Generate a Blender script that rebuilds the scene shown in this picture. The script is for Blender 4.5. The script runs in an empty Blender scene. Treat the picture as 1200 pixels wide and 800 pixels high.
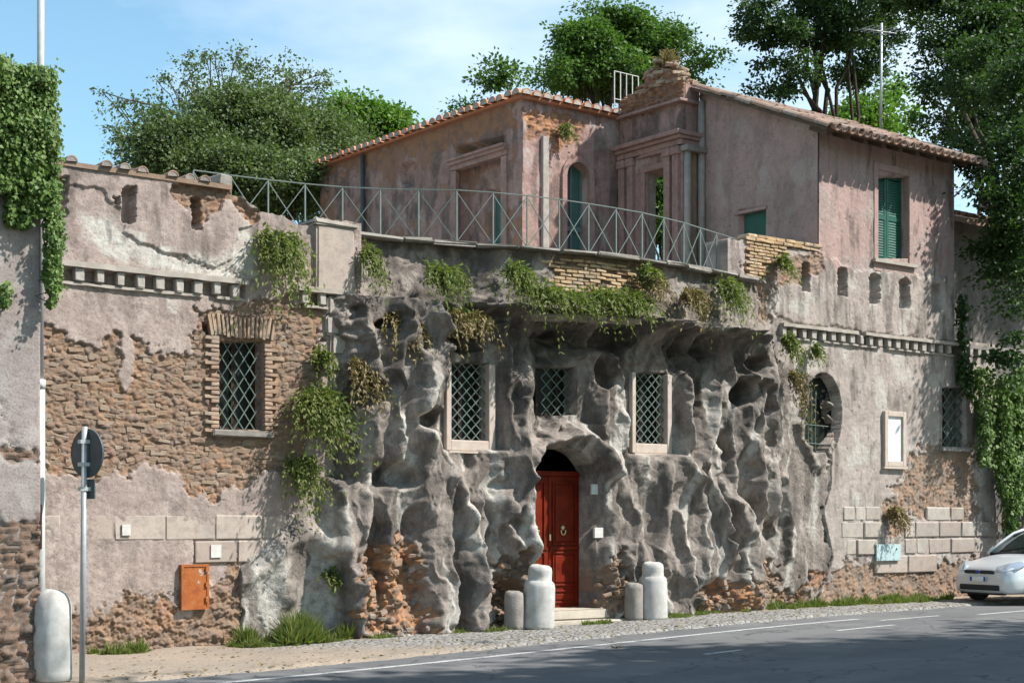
import bpy, bmesh, math, random
import numpy as np
from mathutils import Vector, Matrix
R = math.radians
random.seed(7)
rng = np.random.default_rng(11)
scene = bpy.context.scene
col = scene.collection

# ------------------------------------------------------------------ camera, sky, sun, exposure
CAMY, CAMZ, FPX, HOR = -18.85, 1.75, 1800.0, 607.0      # eye point and lens as measured on a 1200 px wide picture
YAW = math.atan2(.616, .7875)
SA, CA = math.sin(YAW), math.cos(YAW)
cam_d = bpy.data.cameras.new('camera'); cam = bpy.data.objects.new('camera', cam_d); col.objects.link(cam)
cam.location = (0, CAMY, CAMZ); cam.rotation_euler = (R(90), 0, -YAW)
cam_d.sensor_width = 36; cam_d.lens = FPX/1200*36; cam_d.shift_y = (HOR-400)/1200
cam_d.clip_end = 3000
scene.camera = cam
SUN_AZ, SUN_EL = R(42), R(48)                           # from the facade normal towards +X ; height
SUN = Vector((math.sin(SUN_AZ)*math.cos(SUN_EL), -math.cos(SUN_AZ)*math.cos(SUN_EL), math.sin(SUN_EL)))
w = bpy.data.worlds.new('World'); scene.world = w; w.use_nodes = True
nt = w.node_tree; nt.nodes.clear()
sky = nt.nodes.new('ShaderNodeTexSky'); sky.sky_type = 'NISHITA'; sky.sun_disc = False
sky.sun_elevation = SUN_EL; sky.sun_rotation = math.atan2(SUN.x, SUN.y)
sky.air_density = 1.0; sky.dust_density = .6; sky.ozone_density = 1.0
tcw = nt.nodes.new('ShaderNodeTexCoord')
mp = nt.nodes.new('ShaderNodeMapping'); mp.inputs['Scale'].default_value = (1, 1, 2.6)
mp.inputs['Location'].default_value = (1.9, .6, .35)
ns = nt.nodes.new('ShaderNodeTexNoise'); ns.inputs['Scale'].default_value = 2.2; ns.inputs['Detail'].default_value = 7
ns.inputs['Roughness'].default_value = .52
rp = nt.nodes.new('ShaderNodeValToRGB')
rp.color_ramp.elements[0].position = .49; rp.color_ramp.elements[0].color = (0, 0, 0, 1)
rp.color_ramp.elements[1].position = .74; rp.color_ramp.elements[1].color = (.7, .7, .7, 1)
mx = nt.nodes.new('ShaderNodeMix'); mx.data_type = 'RGBA'
mx.inputs[7].default_value = (8.0, 8.2, 8.6, 1)
bg = nt.nodes.new('ShaderNodeBackground'); bg.inputs['Strength'].default_value = .118
wo = nt.nodes.new('ShaderNodeOutputWorld')
L = nt.links.new
L(tcw.outputs['Generated'], mp.inputs['Vector']); L(mp.outputs[0], ns.inputs['Vector']); L(ns.outputs['Fac'], rp.inputs[0])
tn = nt.nodes.new('ShaderNodeMix'); tn.data_type = 'RGBA'; tn.blend_type = 'MULTIPLY'; tn.inputs[0].default_value = 1
tn.inputs[7].default_value = (.98, 1.18, 1.10, 1)
L(sky.outputs[0], tn.inputs[6]); L(rp.outputs[0], mx.inputs[0]); L(tn.outputs[2], mx.inputs[6]); L(mx.outputs[2], bg.inputs[0]); L(bg.outputs[0], wo.inputs[0])
sd = bpy.data.lights.new('sun', 'SUN'); sd.energy = 5.0; sd.angle = R(.9); sd.color = (1, .965, .915)
so = bpy.data.objects.new('sun', sd); col.objects.link(so); so.location = (20, -20, 30)
so.rotation_euler = SUN.to_track_quat('Z', 'Y').to_euler()
scene.render.engine = 'CYCLES'
vs = scene.view_settings; vs.view_transform = 'Standard'; vs.look = 'None'; vs.gamma = 1; vs.exposure = .76
vs.use_curve_mapping = False
scene.cycles.max_bounces = 6; scene.cycles.transparent_max_bounces = 8

# ------------------------------------------------------------------ measuring helpers
def ray(px):
    u = (px-600)/FPX
    return SA+u*CA, CA-u*SA
def P(px, py, y=0.0):                                    # the point of the plane y that the survey mark (px, py) lies on
    dx, dy = ray(px); t = (y-CAMY)/dy
    return Vector((dx*t, y, CAMZ+(HOR-py)/FPX*t))
def Q(px, py, X):
    dx, dy = ray(px); t = X/dx
    return Vector((X, dy*t+CAMY, CAMZ+(HOR-py)/FPX*t))
def G(px, py):                                           # on the ground
    h = 0
    for _ in range(4):
        t = (CAMZ-h)*FPX/(py-HOR); dx, dy = ray(px); h = hg(dx*t)
    return Vector((dx*t, dy*t+CAMY, h))
def proj(x, y, z):
    ry = y-CAMY; lat = x*CA-ry*SA; dep = x*SA+ry*CA
    return 600+FPX*lat/dep, HOR-FPX*(z-CAMZ)/dep
def hg(X):
    t = min(1, max(0, (X-7)/13)); return .15*t*t*(3-2*t)
def hgv(X):
    t = np.clip((X-7)/13, 0, 1); return .15*t*t*(3-2*t)
def EDGE(X): return -3.4+.092*(X-7.4)                    # pavement edge

# ------------------------------------------------------------------ noise
def h2(ix, iy, s):
    a = (ix.astype(np.int64)*374761393+iy.astype(np.int64)*668265263+s*2147483647) & 0xffffffff
    a = ((a ^ (a >> 13))*1274126177) & 0xffffffff
    a = ((a ^ (a >> 15))*2246822519) & 0xffffffff
    return ((a ^ (a >> 16)) & 0xffffff)/float(0xffffff)
def gn(x, y, s=0):
    ix, iy = np.floor(x), np.floor(y); fx, fy = x-ix, y-iy
    u, v = fx*fx*fx*(fx*(fx*6-15)+10), fy*fy*fy*(fy*(fy*6-15)+10)
    def g(a, b):
        th = h2(ix+a, iy+b, s)*6.28318; return np.cos(th)*(fx-a)+np.sin(th)*(fy-b)
    n0 = g(0, 0)*(1-u)+g(1, 0)*u; n1 = g(0, 1)*(1-u)+g(1, 1)*u
    return (n0*(1-v)+n1*v)*1.5
def fbm(x, y, o=4, s=0, g=.5):
    r = 0; a = 1
    for k in range(o):
        r = r+a*gn(x*2**k+k*17.3, y*2**k-k*9.1, s+k); a *= g
    return r
def ridged(x, y, o=3, s=0, g=.5):
    r = 0; a = 1
    for k in range(o):
        r = r+a*(1-2*np.abs(gn(x*2**k+k*7.7, y*2**k+k*3.1, s+k))); a *= g
    return r
def voro(x, y, s=0, j=.9):
    ix, iy = np.floor(x), np.floor(y); f1 = np.full(x.shape, 9.); f2 = np.full(x.shape, 9.); cid = np.zeros(x.shape)
    for a in (-1, 0, 1):
        for b in (-1, 0, 1):
            cx = ix+a+.5+j*(h2(ix+a, iy+b, s)-.5); cy = iy+b+.5+j*(h2(ix+a, iy+b, s+77)-.5)
            d = np.hypot(cx-x, cy-y); c = h2(ix+a, iy+b, s+131)
            new = d < f1
            f2 = np.where(new, f1, np.minimum(f2, d)); cid = np.where(new, c, cid); f1 = np.where(new, d, f1)
    return f1, f2, cid
def sst(a, b, x):
    t = np.clip((x-a)/(b-a), 0, 1); return t*t*(3-2*t)
def sdpoly(px, py, pts):                                 # signed distance, inside negative
    d = np.full(px.shape, 1e9); ins = np.zeros(px.shape, bool)
    n = len(pts)
    for i in range(n):
        ax, ay = pts[i]; bx, by = pts[(i+1) % n]
        ex, ey = bx-ax, by-ay
        t = np.clip(((px-ax)*ex+(py-ay)*ey)/(ex*ex+ey*ey+1e-9), 0, 1)
        d = np.minimum(d, np.hypot(px-ax-t*ex, py-ay-t*ey))
        c = ((ay > py) != (by > py)) & (px < (bx-ax)*(py-ay)/((by-ay) if by != ay else 1e-9)+ax)
        ins ^= c
    return np.where(ins, -d, d)
def sdline(px, py, pts):
    d = np.full(px.shape, 1e9)
    for (ax, ay), (bx, by) in zip(pts[:-1], pts[1:]):
        ex, ey = bx-ax, by-ay
        t = np.clip(((px-ax)*ex+(py-ay)*ey)/(ex*ex+ey*ey+1e-9), 0, 1)
        d = np.minimum(d, np.hypot(px-ax-t*ex, py-ay-t*ey))
    return d

# ------------------------------------------------------------------ materials
def nd(t, typ, ins=None, **props):
    n = t.nodes.new(typ)
    for k, v in props.items(): setattr(n, k, v)
    for k, v in (ins or {}).items():
        if isinstance(v, bpy.types.NodeSocket): t.links.new(v, n.inputs[k])
        else: n.inputs[k].default_value = v
    return n
def c4(c): return (c[0], c[1], c[2], 1)
def mixc(t, f, a, b, mode='MIX'):
    n = t.nodes.new('ShaderNodeMix'); n.data_type = 'RGBA'; n.blend_type = mode
    for i, v in ((0, f), (6, a), (7, b)):
        if isinstance(v, bpy.types.NodeSocket): t.links.new(v, n.inputs[i])
        else: n.inputs[i].default_value = v if i == 0 else c4(v)
    return n.outputs[2]
def ramp(t, f, stops):
    n = t.nodes.new('ShaderNodeValToRGB'); cr = n.color_ramp
    while len(cr.elements) > 1: cr.elements.remove(cr.elements[-1])
    for i, (p, c) in enumerate(stops):
        e = cr.elements[0] if i == 0 else cr.elements.new(p)
        e.position = p; e.color = c4(c) if hasattr(c, '__len__') else (c, c, c, 1)
    t.links.new(f, n.inputs[0]); return n.outputs[0]
def noise(t, vec, scale, detail=5, rough=.55):
    return nd(t, 'ShaderNodeTexNoise', {'Vector': vec, 'Scale': scale, 'Detail': detail, 'Roughness': rough}).outputs['Fac']
def stretch(t, vec, s):
    return nd(t, 'ShaderNodeMapping', {'Vector': vec, 'Scale': s}).outputs[0]
def math_(t, op, a, b=0.0, clamp=False):
    n = t.nodes.new('ShaderNodeMath'); n.operation = op; n.use_clamp = clamp
    for i, v in ((0, a), (1, b)):
        if isinstance(v, bpy.types.NodeSocket): t.links.new(v, n.inputs[i])
        else: n.inputs[i].default_value = v
    return n.outputs[0]
MATS = {}
def base(name, rough=.9, spec=.25):
    m = bpy.data.materials.new(name); m.use_nodes = True; t = m.node_tree
    b = t.nodes['Principled BSDF']; b.inputs['Roughness'].default_value = rough
    b.inputs['Specular IOR Level'].default_value = spec; MATS[name] = m
    pos = t.nodes.new('ShaderNodeNewGeometry').outputs['Position']
    return m, t, b, pos
def bump(t, b, h, strength=.4, dist=.02):
    n = nd(t, 'ShaderNodeBump', {'Height': h, 'Strength': strength, 'Distance': dist})
    t.links.new(n.outputs[0], b.inputs['Normal'])
def weathered(name, c1, c2, stain, exp1=None, exp2=None, grime=.55, soot=None, bs=.5, rough=.93, alt=None):
    """plaster / cement with mottling, run-off streaks, flecks; vertex mask 'bare' shows the masonry, 'warm' its brick, 'white' lime patches"""
    kk = lambda c_: tuple(v*.74 for v in c_) if c_ else None
    c1, c2, stain, exp1, exp2 = kk(c1), kk(c2), kk(stain), kk(exp1), kk(exp2)
    if alt: alt = (kk(alt[0]), kk(alt[1]))
    m, t, b, pos = base(name, rough, .2)
    n1 = noise(t, pos, 1.1, 6, .6); n2 = noise(t, pos, 7, 7, .65); n3 = noise(t, stretch(t, pos, (4, 4, .55)), 1.3, 6, .6)
    n4 = noise(t, pos, 38, 4, .6)
    c = mixc(t, ramp(t, n1, [(.36, 0), (.64, 1)]), c1, c2)
    c = mixc(t, ramp(t, n2, [(.42, 0), (.72, .6)]), c, stain)
    c = mixc(t, math_(t, 'MULTIPLY', ramp(t, n3, [(.5, 0), (.75, 1)]), grime), c, stain)
    c = mixc(t, math_(t, 'MULTIPLY', ramp(t, noise(t, pos, 2.3, 9, .68), [(.47, 0), (.60, 1)]), grime), c, mixc(t, .5, stain, c, 'MIX'))
    c = mixc(t, ramp(t, noise(t, pos, 3.7, 9, .7), [(.56, 0), (.60, .55)]), c, stain)
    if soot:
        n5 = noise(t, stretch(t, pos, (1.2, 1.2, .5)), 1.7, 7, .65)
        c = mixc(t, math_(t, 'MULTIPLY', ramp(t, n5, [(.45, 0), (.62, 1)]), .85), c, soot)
    if alt:
        al = nd(t, 'ShaderNodeAttribute', attribute_name='alt').outputs['Fac']
        c = mixc(t, al, c, mixc(t, ramp(t, n3, [(.45, 0), (.75, .7)]), mixc(t, ramp(t, n2, [(.4, 0), (.7, 1)]), alt[0], alt[1]), stain))
    lime = nd(t, 'ShaderNodeAttribute', attribute_name='white').outputs['Fac']
    c = mixc(t, math_(t, 'MULTIPLY', lime, ramp(t, n2, [(.35, .2), (.55, 1)])), c, (.47, .445, .40))
    cru = nd(t, 'ShaderNodeAttribute', attribute_name='crust_shade').outputs['Fac']  # dark lichen crust on the walls; on the upper rockwork also painted shade
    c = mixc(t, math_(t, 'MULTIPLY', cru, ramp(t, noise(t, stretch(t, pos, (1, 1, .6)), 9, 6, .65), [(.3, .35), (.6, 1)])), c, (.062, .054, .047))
    if exp1:
        bare = nd(t, 'ShaderNodeAttribute', attribute_name='bare').outputs['Fac']
        warm = nd(t, 'ShaderNodeAttribute', attribute_name='warm').outputs['Fac']
        v = nd(t, 'ShaderNodeTexVoronoi', {'Vector': pos, 'Scale': 9.0}).outputs['Color']
        e = mixc(t, ramp(t, v, [(.2, 0), (.8, 1)]), exp1, exp2)
        cel = nd(t, 'ShaderNodeAttribute', attribute_name='cell').outputs['Fac']
        e = mixc(t, math_(t, 'MULTIPLY', cel, .75), e, mixc(t, .5, stain, (.10, .07, .05)))
        e = mixc(t, ramp(t, n2, [(.45, 0), (.7, .8)]), e, stain)
        e = mixc(t, math_(t, 'MULTIPLY', warm, ramp(t, noise(t, pos, 5, 5, .6), [(.4, 0), (.55, 1)])), e, (.36, .185, .095))
        c = mixc(t, bare, c, e)
    c = mixc(t, ramp(t, n4, [(.25, .5), (.5, 0)]), c, (.05, .045, .04))
    t.links.new(c, b.inputs['Base Color'])
    hgt = math_(t, 'ADD', math_(t, 'MULTIPLY', n2, .7), math_(t, 'MULTIPLY', n4, .4))
    bump(t, b, hgt, bs, .03)
    return m
def plain(name, c1, c2, scale=6, rough=.8, spec=.3, bs=.15, metal=0, perobj=0.0):
    m, t, b, pos = base(name, rough, spec)
    n = noise(t, pos, scale, 6, .6)
    c = mixc(t, ramp(t, n, [(.35, 0), (.68, 1)]), c1, c2)
    if perobj:
        r = nd(t, 'ShaderNodeObjectInfo').outputs['Random']
        hs = nd(t, 'ShaderNodeHueSaturation', {'Color': c, 'Value': math_(t, 'ADD', math_(t, 'MULTIPLY', r, perobj*2), 1-perobj)})
        c = hs.outputs[0]
    t.links.new(c, b.inputs['Base Color']); b.inputs['Metallic'].default_value = metal
    if bs: bump(t, b, noise(t, pos, scale*6, 4, .6), bs, .02)
    return m
def piece(name, cols, scale=8, bs=.5, stain=(.12, .10, .085)):
    """bricks, stones, tiles: each object its own tone"""
    m, t, b, pos = base(name, .92, .2)
    r = nd(t, 'ShaderNodeObjectInfo').outputs['Random']
    cols = [tuple(v*.76 for v in c_) for c_ in cols]; stain = tuple(v*.8 for v in stain); k = len(cols)
    c = ramp(t, r, [(i/max(1, k-1), cc) for i, cc in enumerate(cols)])
    n = noise(t, pos, scale, 6, .65)
    c = mixc(t, ramp(t, n, [(.45, 0), (.75, .75)]), c, stain)
    c = mixc(t, ramp(t, noise(t, pos, 2.3, 4), [(.5, 0), (.7, .45)]), c, (.26, .235, .21))
    t.links.new(c, b.inputs['Base Color']); bump(t, b, noise(t, pos, scale*4, 5, .65), bs, .015)
    return m
def leafmat(name, c1, c2, c3, trans=.35, scale=1.2):
    m, t, b, pos = base(name, .55, .3)
    oi = nd(t, 'ShaderNodeAttribute', attribute_name='tone').outputs['Fac']
    n = noise(t, pos, scale, 3)
    c = mixc(t, ramp(t, n, [(.35, 0), (.65, 1)]), c1, c2)
    c = mixc(t, math_(t, 'MULTIPLY', oi, .8), c, c3)
    t.links.new(c, b.inputs['Base Color'])
    tr = nd(t, 'ShaderNodeBsdfTranslucent', {'Color': mixc(t, 1.0, c, (1.0, 1.25, .5), 'MULTIPLY')})
    ms = nd(t, 'ShaderNodeMixShader', {'Fac': trans}); t.links.new(b.outputs[0], ms.inputs[1]); t.links.new(tr.outputs[0], ms.inputs[2])
    t.links.new(ms.outputs[0], t.nodes['Material Output'].inputs[0])
    return m
weathered('wall_plaster', (.46, .36, .315), (.54, .44, .39), (.26, .20, .175), (.36, .24, .16), (.25, .17, .115))
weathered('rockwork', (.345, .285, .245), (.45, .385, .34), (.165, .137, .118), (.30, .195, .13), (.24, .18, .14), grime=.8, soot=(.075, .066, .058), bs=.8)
weathered('house_plaster', (.55, .465, .415), (.49, .41, .37), (.27, .23, .20), (.36, .275, .215), (.29, .23, .185), alt=((.53, .365, .325), (.47, .335, .30)))
weathered('pink_plaster', (.47, .29, .25), (.52, .345, .30), (.27, .18, .15), (.33, .17, .11), (.26, .15, .11), grime=.7)
weathered('pink_house', (.56, .385, .34), (.50, .35, .31), (.36, .265, .225), (.36, .24, .18), (.3, .22, .18), grime=.5)
weathered('pier_plaster', (.43, .37, .34), (.38, .32, .295), (.24, .20, .18), (.17, .12, .09), (.11, .085, .07))
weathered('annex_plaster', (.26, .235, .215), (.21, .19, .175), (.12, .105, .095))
piece('stone', [(.35, .24, .165), (.29, .20, .14), (.40, .29, .205), (.33, .25, .185), (.26, .185, .135)], stain=(.19, .145, .11))
piece('brick', [(.44, .30, .205), (.40, .26, .175), (.50, .37, .26), (.47, .33, .23), (.36, .24, .165)], bs=.35)
piece('yellow_brick', [(.62, .44, .25), (.55, .37, .21), (.66, .50, .31), (.46, .27, .16)], bs=.35)
piece('block', [(.50, .41, .345), (.45, .36, .305), (.53, .44, .375), (.43, .345, .295)], bs=.35, stain=(.27, .225, .195))
piece('pale_block', [(.50, .45, .39), (.44, .37, .32), (.54, .48, .42), (.42, .34, .29), (.48, .42, .36)], bs=.4, stain=(.27, .225, .195))
piece('dentil', [(.52, .475, .425), (.45, .40, .35), (.56, .51, .46)], bs=.3, stain=(.3, .27, .24))
piece('roof_tile', [(.40, .24, .165), (.48, .31, .22), (.34, .22, .165), (.43, .33, .26), (.29, .20, .155)], bs=.4)
piece('red_tile', [(.55, .20, .10), (.60, .27, .15), (.50, .17, .09), (.62, .36, .22)], bs=.3, stain=(.3, .14, .08))
piece('coping_stone', [(.36, .33, .29), (.30, .27, .24), (.40, .37, .33)], bs=.6)
plain('lime_trim', (.38, .34, .295), (.27, .235, .20), 5, .85)
plain('marble', (.46, .395, .34), (.40, .31, .255), 9, .7)
plain('white_panel', (.66, .66, .64), (.58, .58, .56), 4, .6)
plain('old_paper', (.56, .55, .52), (.46, .44, .41), 14, .9, .1, 0)
plain('iron_green', (.085, .12, .10), (.115, .15, .125), 12, .6)
plain('rail_paint', (.15, .185, .17), (.115, .145, .135), 9, .6, metal=.0)
plain('dark_glass', (.010, .014, .012), (.016, .021, .018), 3, .35, .12, 0)
plain('teal_shutter', (.045, .115, .10), (.06, .14, .12), 6, .55)
plain('green_shutter', (.018, .085, .062), (.024, .105, .076), 5, .5)
plain('red_door', (.17, .017, .004), (.095, .009, .0025), 5, .5, .12, .08)
plain('brass', (.6, .5, .32), (.45, .36, .2), 20, .35, .5, 0, .8)
plain('galvanised', (.42, .43, .43), (.34, .35, .35), 12, .5, .4, .05, .35)
plain('dark_metal', (.075, .085, .085), (.055, .06, .062), 9, .55)
plain('pole_paint', (.50, .50, .48), (.40, .40, .385), 7, .6)
plain('brown_paint', (.22, .09, .06), (.17, .07, .05), 9, .7)
plain('bollard_stone', (.48, .465, .44), (.32, .30, .27), 4.5, .8, .2, .12)
plain('grey_stone', (.28, .255, .225), (.20, .18, .16), 7, .9, .2, .5)
plain('step_stone', (.44, .39, .32), (.34, .30, .245), 5, .85, .2, .3)
plain('bark', (.085, .065, .048), (.05, .04, .03), 7, .95, .1, .8)
plain('timber', (.12, .085, .06), (.08, .055, .04), 9, .9)
plain('dark_timber', (.035, .018, .010), (.022, .012, .007), 8, .6)
plain('grey_cement', (.23, .21, .19), (.17, .155, .14), 4, .92, .2, .4)
m, t, b, pos = base('rusty_sheet', .85)
n = noise(t, pos, 5.5, 8, .7)
c = ramp(t, n, [(.32, (.16, .07, .04)), (.42, (.27, .075, .02)), (.54, (.34, .11, .03)), (.58, (.24, .11, .055)), (.63, (.46, .42, .37)), (.8, (.25, .22, .21))])
t.links.new(c, b.inputs['Base Color']); bump(t, b, n, .3)
m, t, b, pos = base('asphalt', .85, .3)
n = noise(t, stretch(t, pos, (.25, 1.2, 1)), 1.2, 6, .6); n2 = noise(t, pos, 90, 3, .7)
c = mixc(t, ramp(t, n, [(.35, 0), (.7, 1)]), (.125, .122, .12), (.175, .17, .165))
n3 = noise(t, pos, .55, 7, .6); c = mixc(t, ramp(t, n3, [(.50, 0), (.53, .5)]), c, (.095, .095, .097))
wv = nd(t, 'ShaderNodeVectorMath', {0: pos, 1: nd(t, 'ShaderNodeTexNoise', {'Vector': pos, 'Scale': 1.5, 'Detail': 5.0}).outputs['Color']}, operation='ADD').outputs[0]
ck = nd(t, 'ShaderNodeTexVoronoi', {'Vector': wv, 'Scale': .55}, feature='DISTANCE_TO_EDGE').outputs[0]
c = mixc(t, ramp(t, ck, [(.004, .8), (.012, 0)]), c, (.04, .04, .04))
c = mixc(t, ramp(t, n2, [(.35, .5), (.6, 0)]), c, (.09, .09, .09)); t.links.new(c, b.inputs['Base Color']); bump(t, b, n2, .35, .01)
m, t, b, pos = base('road_paint', .8, .3)
n2 = noise(t, pos, 22, 5, .7); c = mixc(t, ramp(t, n2, [(.42, 0), (.62, 1)]), (.45, .45, .43), (.22, .22, .22)); t.links.new(c, b.inputs['Base Color'])
m, t, b, pos = base('pavement', .95, .15)
n1 = noise(t, pos, .9, 6, .65); n2 = noise(t, pos, 26, 5, .7)
vor = nd(t, 'ShaderNodeTexVoronoi', {'Vector': pos, 'Scale': 8.5}, feature='DISTANCE_TO_EDGE').outputs[0]
vc = nd(t, 'ShaderNodeTexVoronoi', {'Vector': pos, 'Scale': 8.5}).outputs['Color']
cob = nd(t, 'ShaderNodeAttribute', attribute_name='cobble').outputs['Fac']
dirt = mixc(t, ramp(t, n1, [(.35, 0), (.65, 1)]), (.34, .27, .205), (.26, .215, .17))
dirt = mixc(t, ramp(t, n2, [(.35, .7), (.6, 0)]), dirt, (.17, .14, .115))
cb = mixc(t, ramp(t, vc, [(.2, 0), (.8, 1)]), (.21, .20, .19), (.285, .27, .25))
cb = mixc(t, ramp(t, vor, [(.0, 1), (.09, 0)]), cb, (.13, .115, .10))
t.links.new(mixc(t, cob, dirt, cb), b.inputs['Base Color'])
hh = math_(t, 'ADD', math_(t, 'MULTIPLY', cob, ramp(t, vor, [(0, 0), (.2, 1)])), math_(t, 'MULTIPLY', n2, .5)); bump(t, b, hh, .7, .03)
plain('earth', (.16, .13, .09), (.10, .10, .055), 1.5, .95, .1, .4)
plain('terrace', (.32, .29, .26), (.26, .235, .21), 3, .9)
leafmat('leaf_dark', (.026, .054, .018), (.038, .074, .023), (.066, .11, .028))
leafmat('leaf_mid', (.06, .12, .026), (.085, .16, .034), (.13, .21, .045))
leafmat('leaf_blue', (.068, .10, .042), (.095, .13, .05), (.14, .175, .065))
leafmat('leaf_lime', (.085, .17, .02), (.11, .20, .026), (.15, .24, .04))
leafmat('leaf_ivy', (.055, .105, .022), (.085, .15, .03), (.15, .22, .05), .25, 3)
leafmat('leaf_grass', (.085, .135, .028), (.125, .175, .038), (.24, .23, .085), .4, 5)
leafmat('leaf_dry', (.20, .15, .07), (.16, .14, .05), (.26, .18, .09), .25, 4)
M = MATS

# ------------------------------------------------------------------ object helpers
def tag(o, label=None, cat=None, group=None, kind=None):
    for k, v in (('label', label), ('category', cat), ('group', group), ('kind', kind)):
        if v: o[k] = v
    return o
def link(name, me, mat=None, parent=None):
    o = bpy.data.objects.new(name, me); col.objects.link(o)
    if mat is not None and me is not None and not me.materials: me.materials.append(M[mat] if isinstance(mat, str) else mat)
    if parent is not None: o.parent = parent
    return o
def empty(name, loc, label, cat, group=None):
    o = bpy.data.objects.new(name, None); col.objects.link(o); o.location = loc; o.empty_display_size = .2
    return tag(o, label, cat, group)
def rel(o, parent):                                     # parent a mesh that was built in world coordinates
    o.parent = parent; o.matrix_parent_inverse = Matrix.Translation(parent.location).inverted() if parent.type == 'EMPTY' else parent.matrix_world.inverted()
    return o
def np_mesh(name, V, F, smooth=False, attrs=None):
    V = np.asarray(V, np.float32); F = np.asarray(F, np.int32); n, k = F.shape
    me = bpy.data.meshes.new(name); me.vertices.add(len(V)); me.vertices.foreach_set('co', V.ravel())
    me.loops.add(n*k); me.loops.foreach_set('vertex_index', F.ravel())
    me.polygons.add(n); me.polygons.foreach_set('loop_start', np.arange(0, n*k, k, dtype=np.int32))
    me.polygons.foreach_set('use_smooth', np.full(n, smooth))
    me.update(calc_edges=True)
    for a, v in (attrs or {}).items():
        at = me.attributes.new(a, 'FLOAT', 'POINT'); at.data.foreach_set('value', np.asarray(v, np.float32).ravel())
    return me
class MB:
    def __init__(s): s.v = []; s.f = []
    def add(s, vs, fs):
        o = len(s.v); s.v += [tuple(v) for v in vs]; s.f += [tuple(i+o for i in f) for f in fs]; return s
    def box(s, a, b):
        x0, y0, z0 = [min(p, q) for p, q in zip(a, b)]; x1, y1, z1 = [max(p, q) for p, q in zip(a, b)]
        return s.add([(x0,y0,z0),(x1,y0,z0),(x1,y1,z0),(x0,y1,z0),(x0,y0,z1),(x1,y0,z1),(x1,y1,z1),(x0,y1,z1)],
                     [(0,3,2,1),(4,5,6,7),(0,1,5,4),(1,2,6,5),(2,3,7,6),(3,0,4,7)])
    def bar(s, p, q, wx, wy=None, up=(0, 0, 1)):
        p, q = Vector(p), Vector(q); d = (q-p).normalized(); u = Vector(up)
        if abs(d.dot(u)) > .98: u = Vector((0, 1, 0))
        a = d.cross(u).normalized()*wx/2; c = a.cross(d).normalized()*(wy or wx)/2
        vs = [p-a-c, p+a-c, p+a+c, p-a+c, q-a-c, q+a-c, q+a+c, q-a+c]
        return s.add(vs, [(0,1,2,3),(7,6,5,4),(0,4,5,1),(1,5,6,2),(2,6,7,3),(3,7,4,0)])
    def tube(s, pts, rs, n=8, caps=True):
        pts = [Vector(p) for p in pts]; rs = rs if hasattr(rs, '__len__') else [rs]*len(pts)
        o = len(s.v); prev = None
        for i, p in enumerate(pts):
            d = (pts[min(i+1, len(pts)-1)]-pts[max(i-1, 0)]).normalized()
            a = d.cross(Vector((0, 0, 1)) if abs(d.z) < .95 else Vector((1, 0, 0))).normalized()
            if prev is not None:
                a = (prev-d*prev.dot(d)).normalized()
            prev = a; c = d.cross(a)
            for k in range(n):
                th = 2*math.pi*k/n; s.v.append(tuple(p+(a*math.cos(th)+c*math.sin(th))*rs[i]))
        for i in range(len(pts)-1):
            for k in range(n):
                s.f.append((o+i*n+k, o+i*n+(k+1) % n, o+(i+1)*n+(k+1) % n, o+(i+1)*n+k))
        if caps:
            s.f.append(tuple(o+k for k in reversed(range(n)))); s.f.append(tuple(o+(len(pts)-1)*n+k for k in range(n)))
        return s
    def lathe(s, prof, n=24, c=(0, 0, 0)):
        o = len(s.v)
        for r, z in prof:
            for k in range(n):
                th = 2*math.pi*k/n; s.v.append((c[0]+r*math.cos(th), c[1]+r*math.sin(th), c[2]+z))
        for i in range(len(prof)-1):
            for k in range(n): s.f.append((o+i*n+k, o+i*n+(k+1) % n, o+(i+1)*n+(k+1) % n, o+(i+1)*n+k))
        s.f.append(tuple(o+k for k in reversed(range(n)))); s.f.append(tuple(o+(len(prof)-1)*n+k for k in range(n)))
        return s
    def prism(s, outline, f0, f1):                       # outline of 2D points; f0/f1 map a 2D point to the two faces
        n = len(outline); vs = [f0(*p) for p in outline]+[f1(*p) for p in outline]
        fs = [tuple(range(n)), tuple(reversed(range(n, 2*n)))]+[(i, i+n, (i+1) % n+n, (i+1) % n) for i in range(n)]
        return s.add(vs, fs)
    def mesh(s, name, smooth=False):
        me = bpy.data.meshes.new(name); me.from_pydata(s.v, [], s.f); me.update()
        bm = bmesh.new(); bm.from_mesh(me); bmesh.ops.recalc_face_normals(bm, faces=bm.faces); bm.to_mesh(me); bm.free()
        if smooth:
            for p in me.polygons: p.use_smooth = True
        return me
    def build(s, name, mat, parent=None, smooth=False, bevel=0):
        o = link(name, s.mesh(name, smooth), mat)
        if bevel:
            md = o.modifiers.new('bevel', 'BEVEL'); md.width = bevel; md.segments = 2; md.limit_method = 'ANGLE'
        if parent is not None: rel(o, parent)
        return o
def chamfered(name, sx, sy, sz, bev, jit=0.0, mat=None, seg=1):
    bm = bmesh.new(); bmesh.ops.create_cube(bm, size=1)
    for v in bm.verts: v.co = Vector((v.co.x*sx, v.co.y*sy, v.co.z*sz))
    bmesh.ops.bevel(bm, geom=bm.edges[:], offset=bev, segments=seg, affect='EDGES')
    for v in bm.verts: v.co += Vector((random.uniform(-1, 1), random.uniform(-1, 1), random.uniform(-1, 1)))*jit
    me = bpy.data.meshes.new(name); bm.to_mesh(me); bm.free()
    if mat: me.materials.append(M[mat])
    return me
def put(name, me, loc, parent, rot=(0, 0, 0), scale=(1, 1, 1)):
    o = bpy.data.objects.new(name, me); col.objects.link(o); o.location = loc; o.rotation_euler = rot; o.scale = scale
    rel(o, parent); return o
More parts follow.
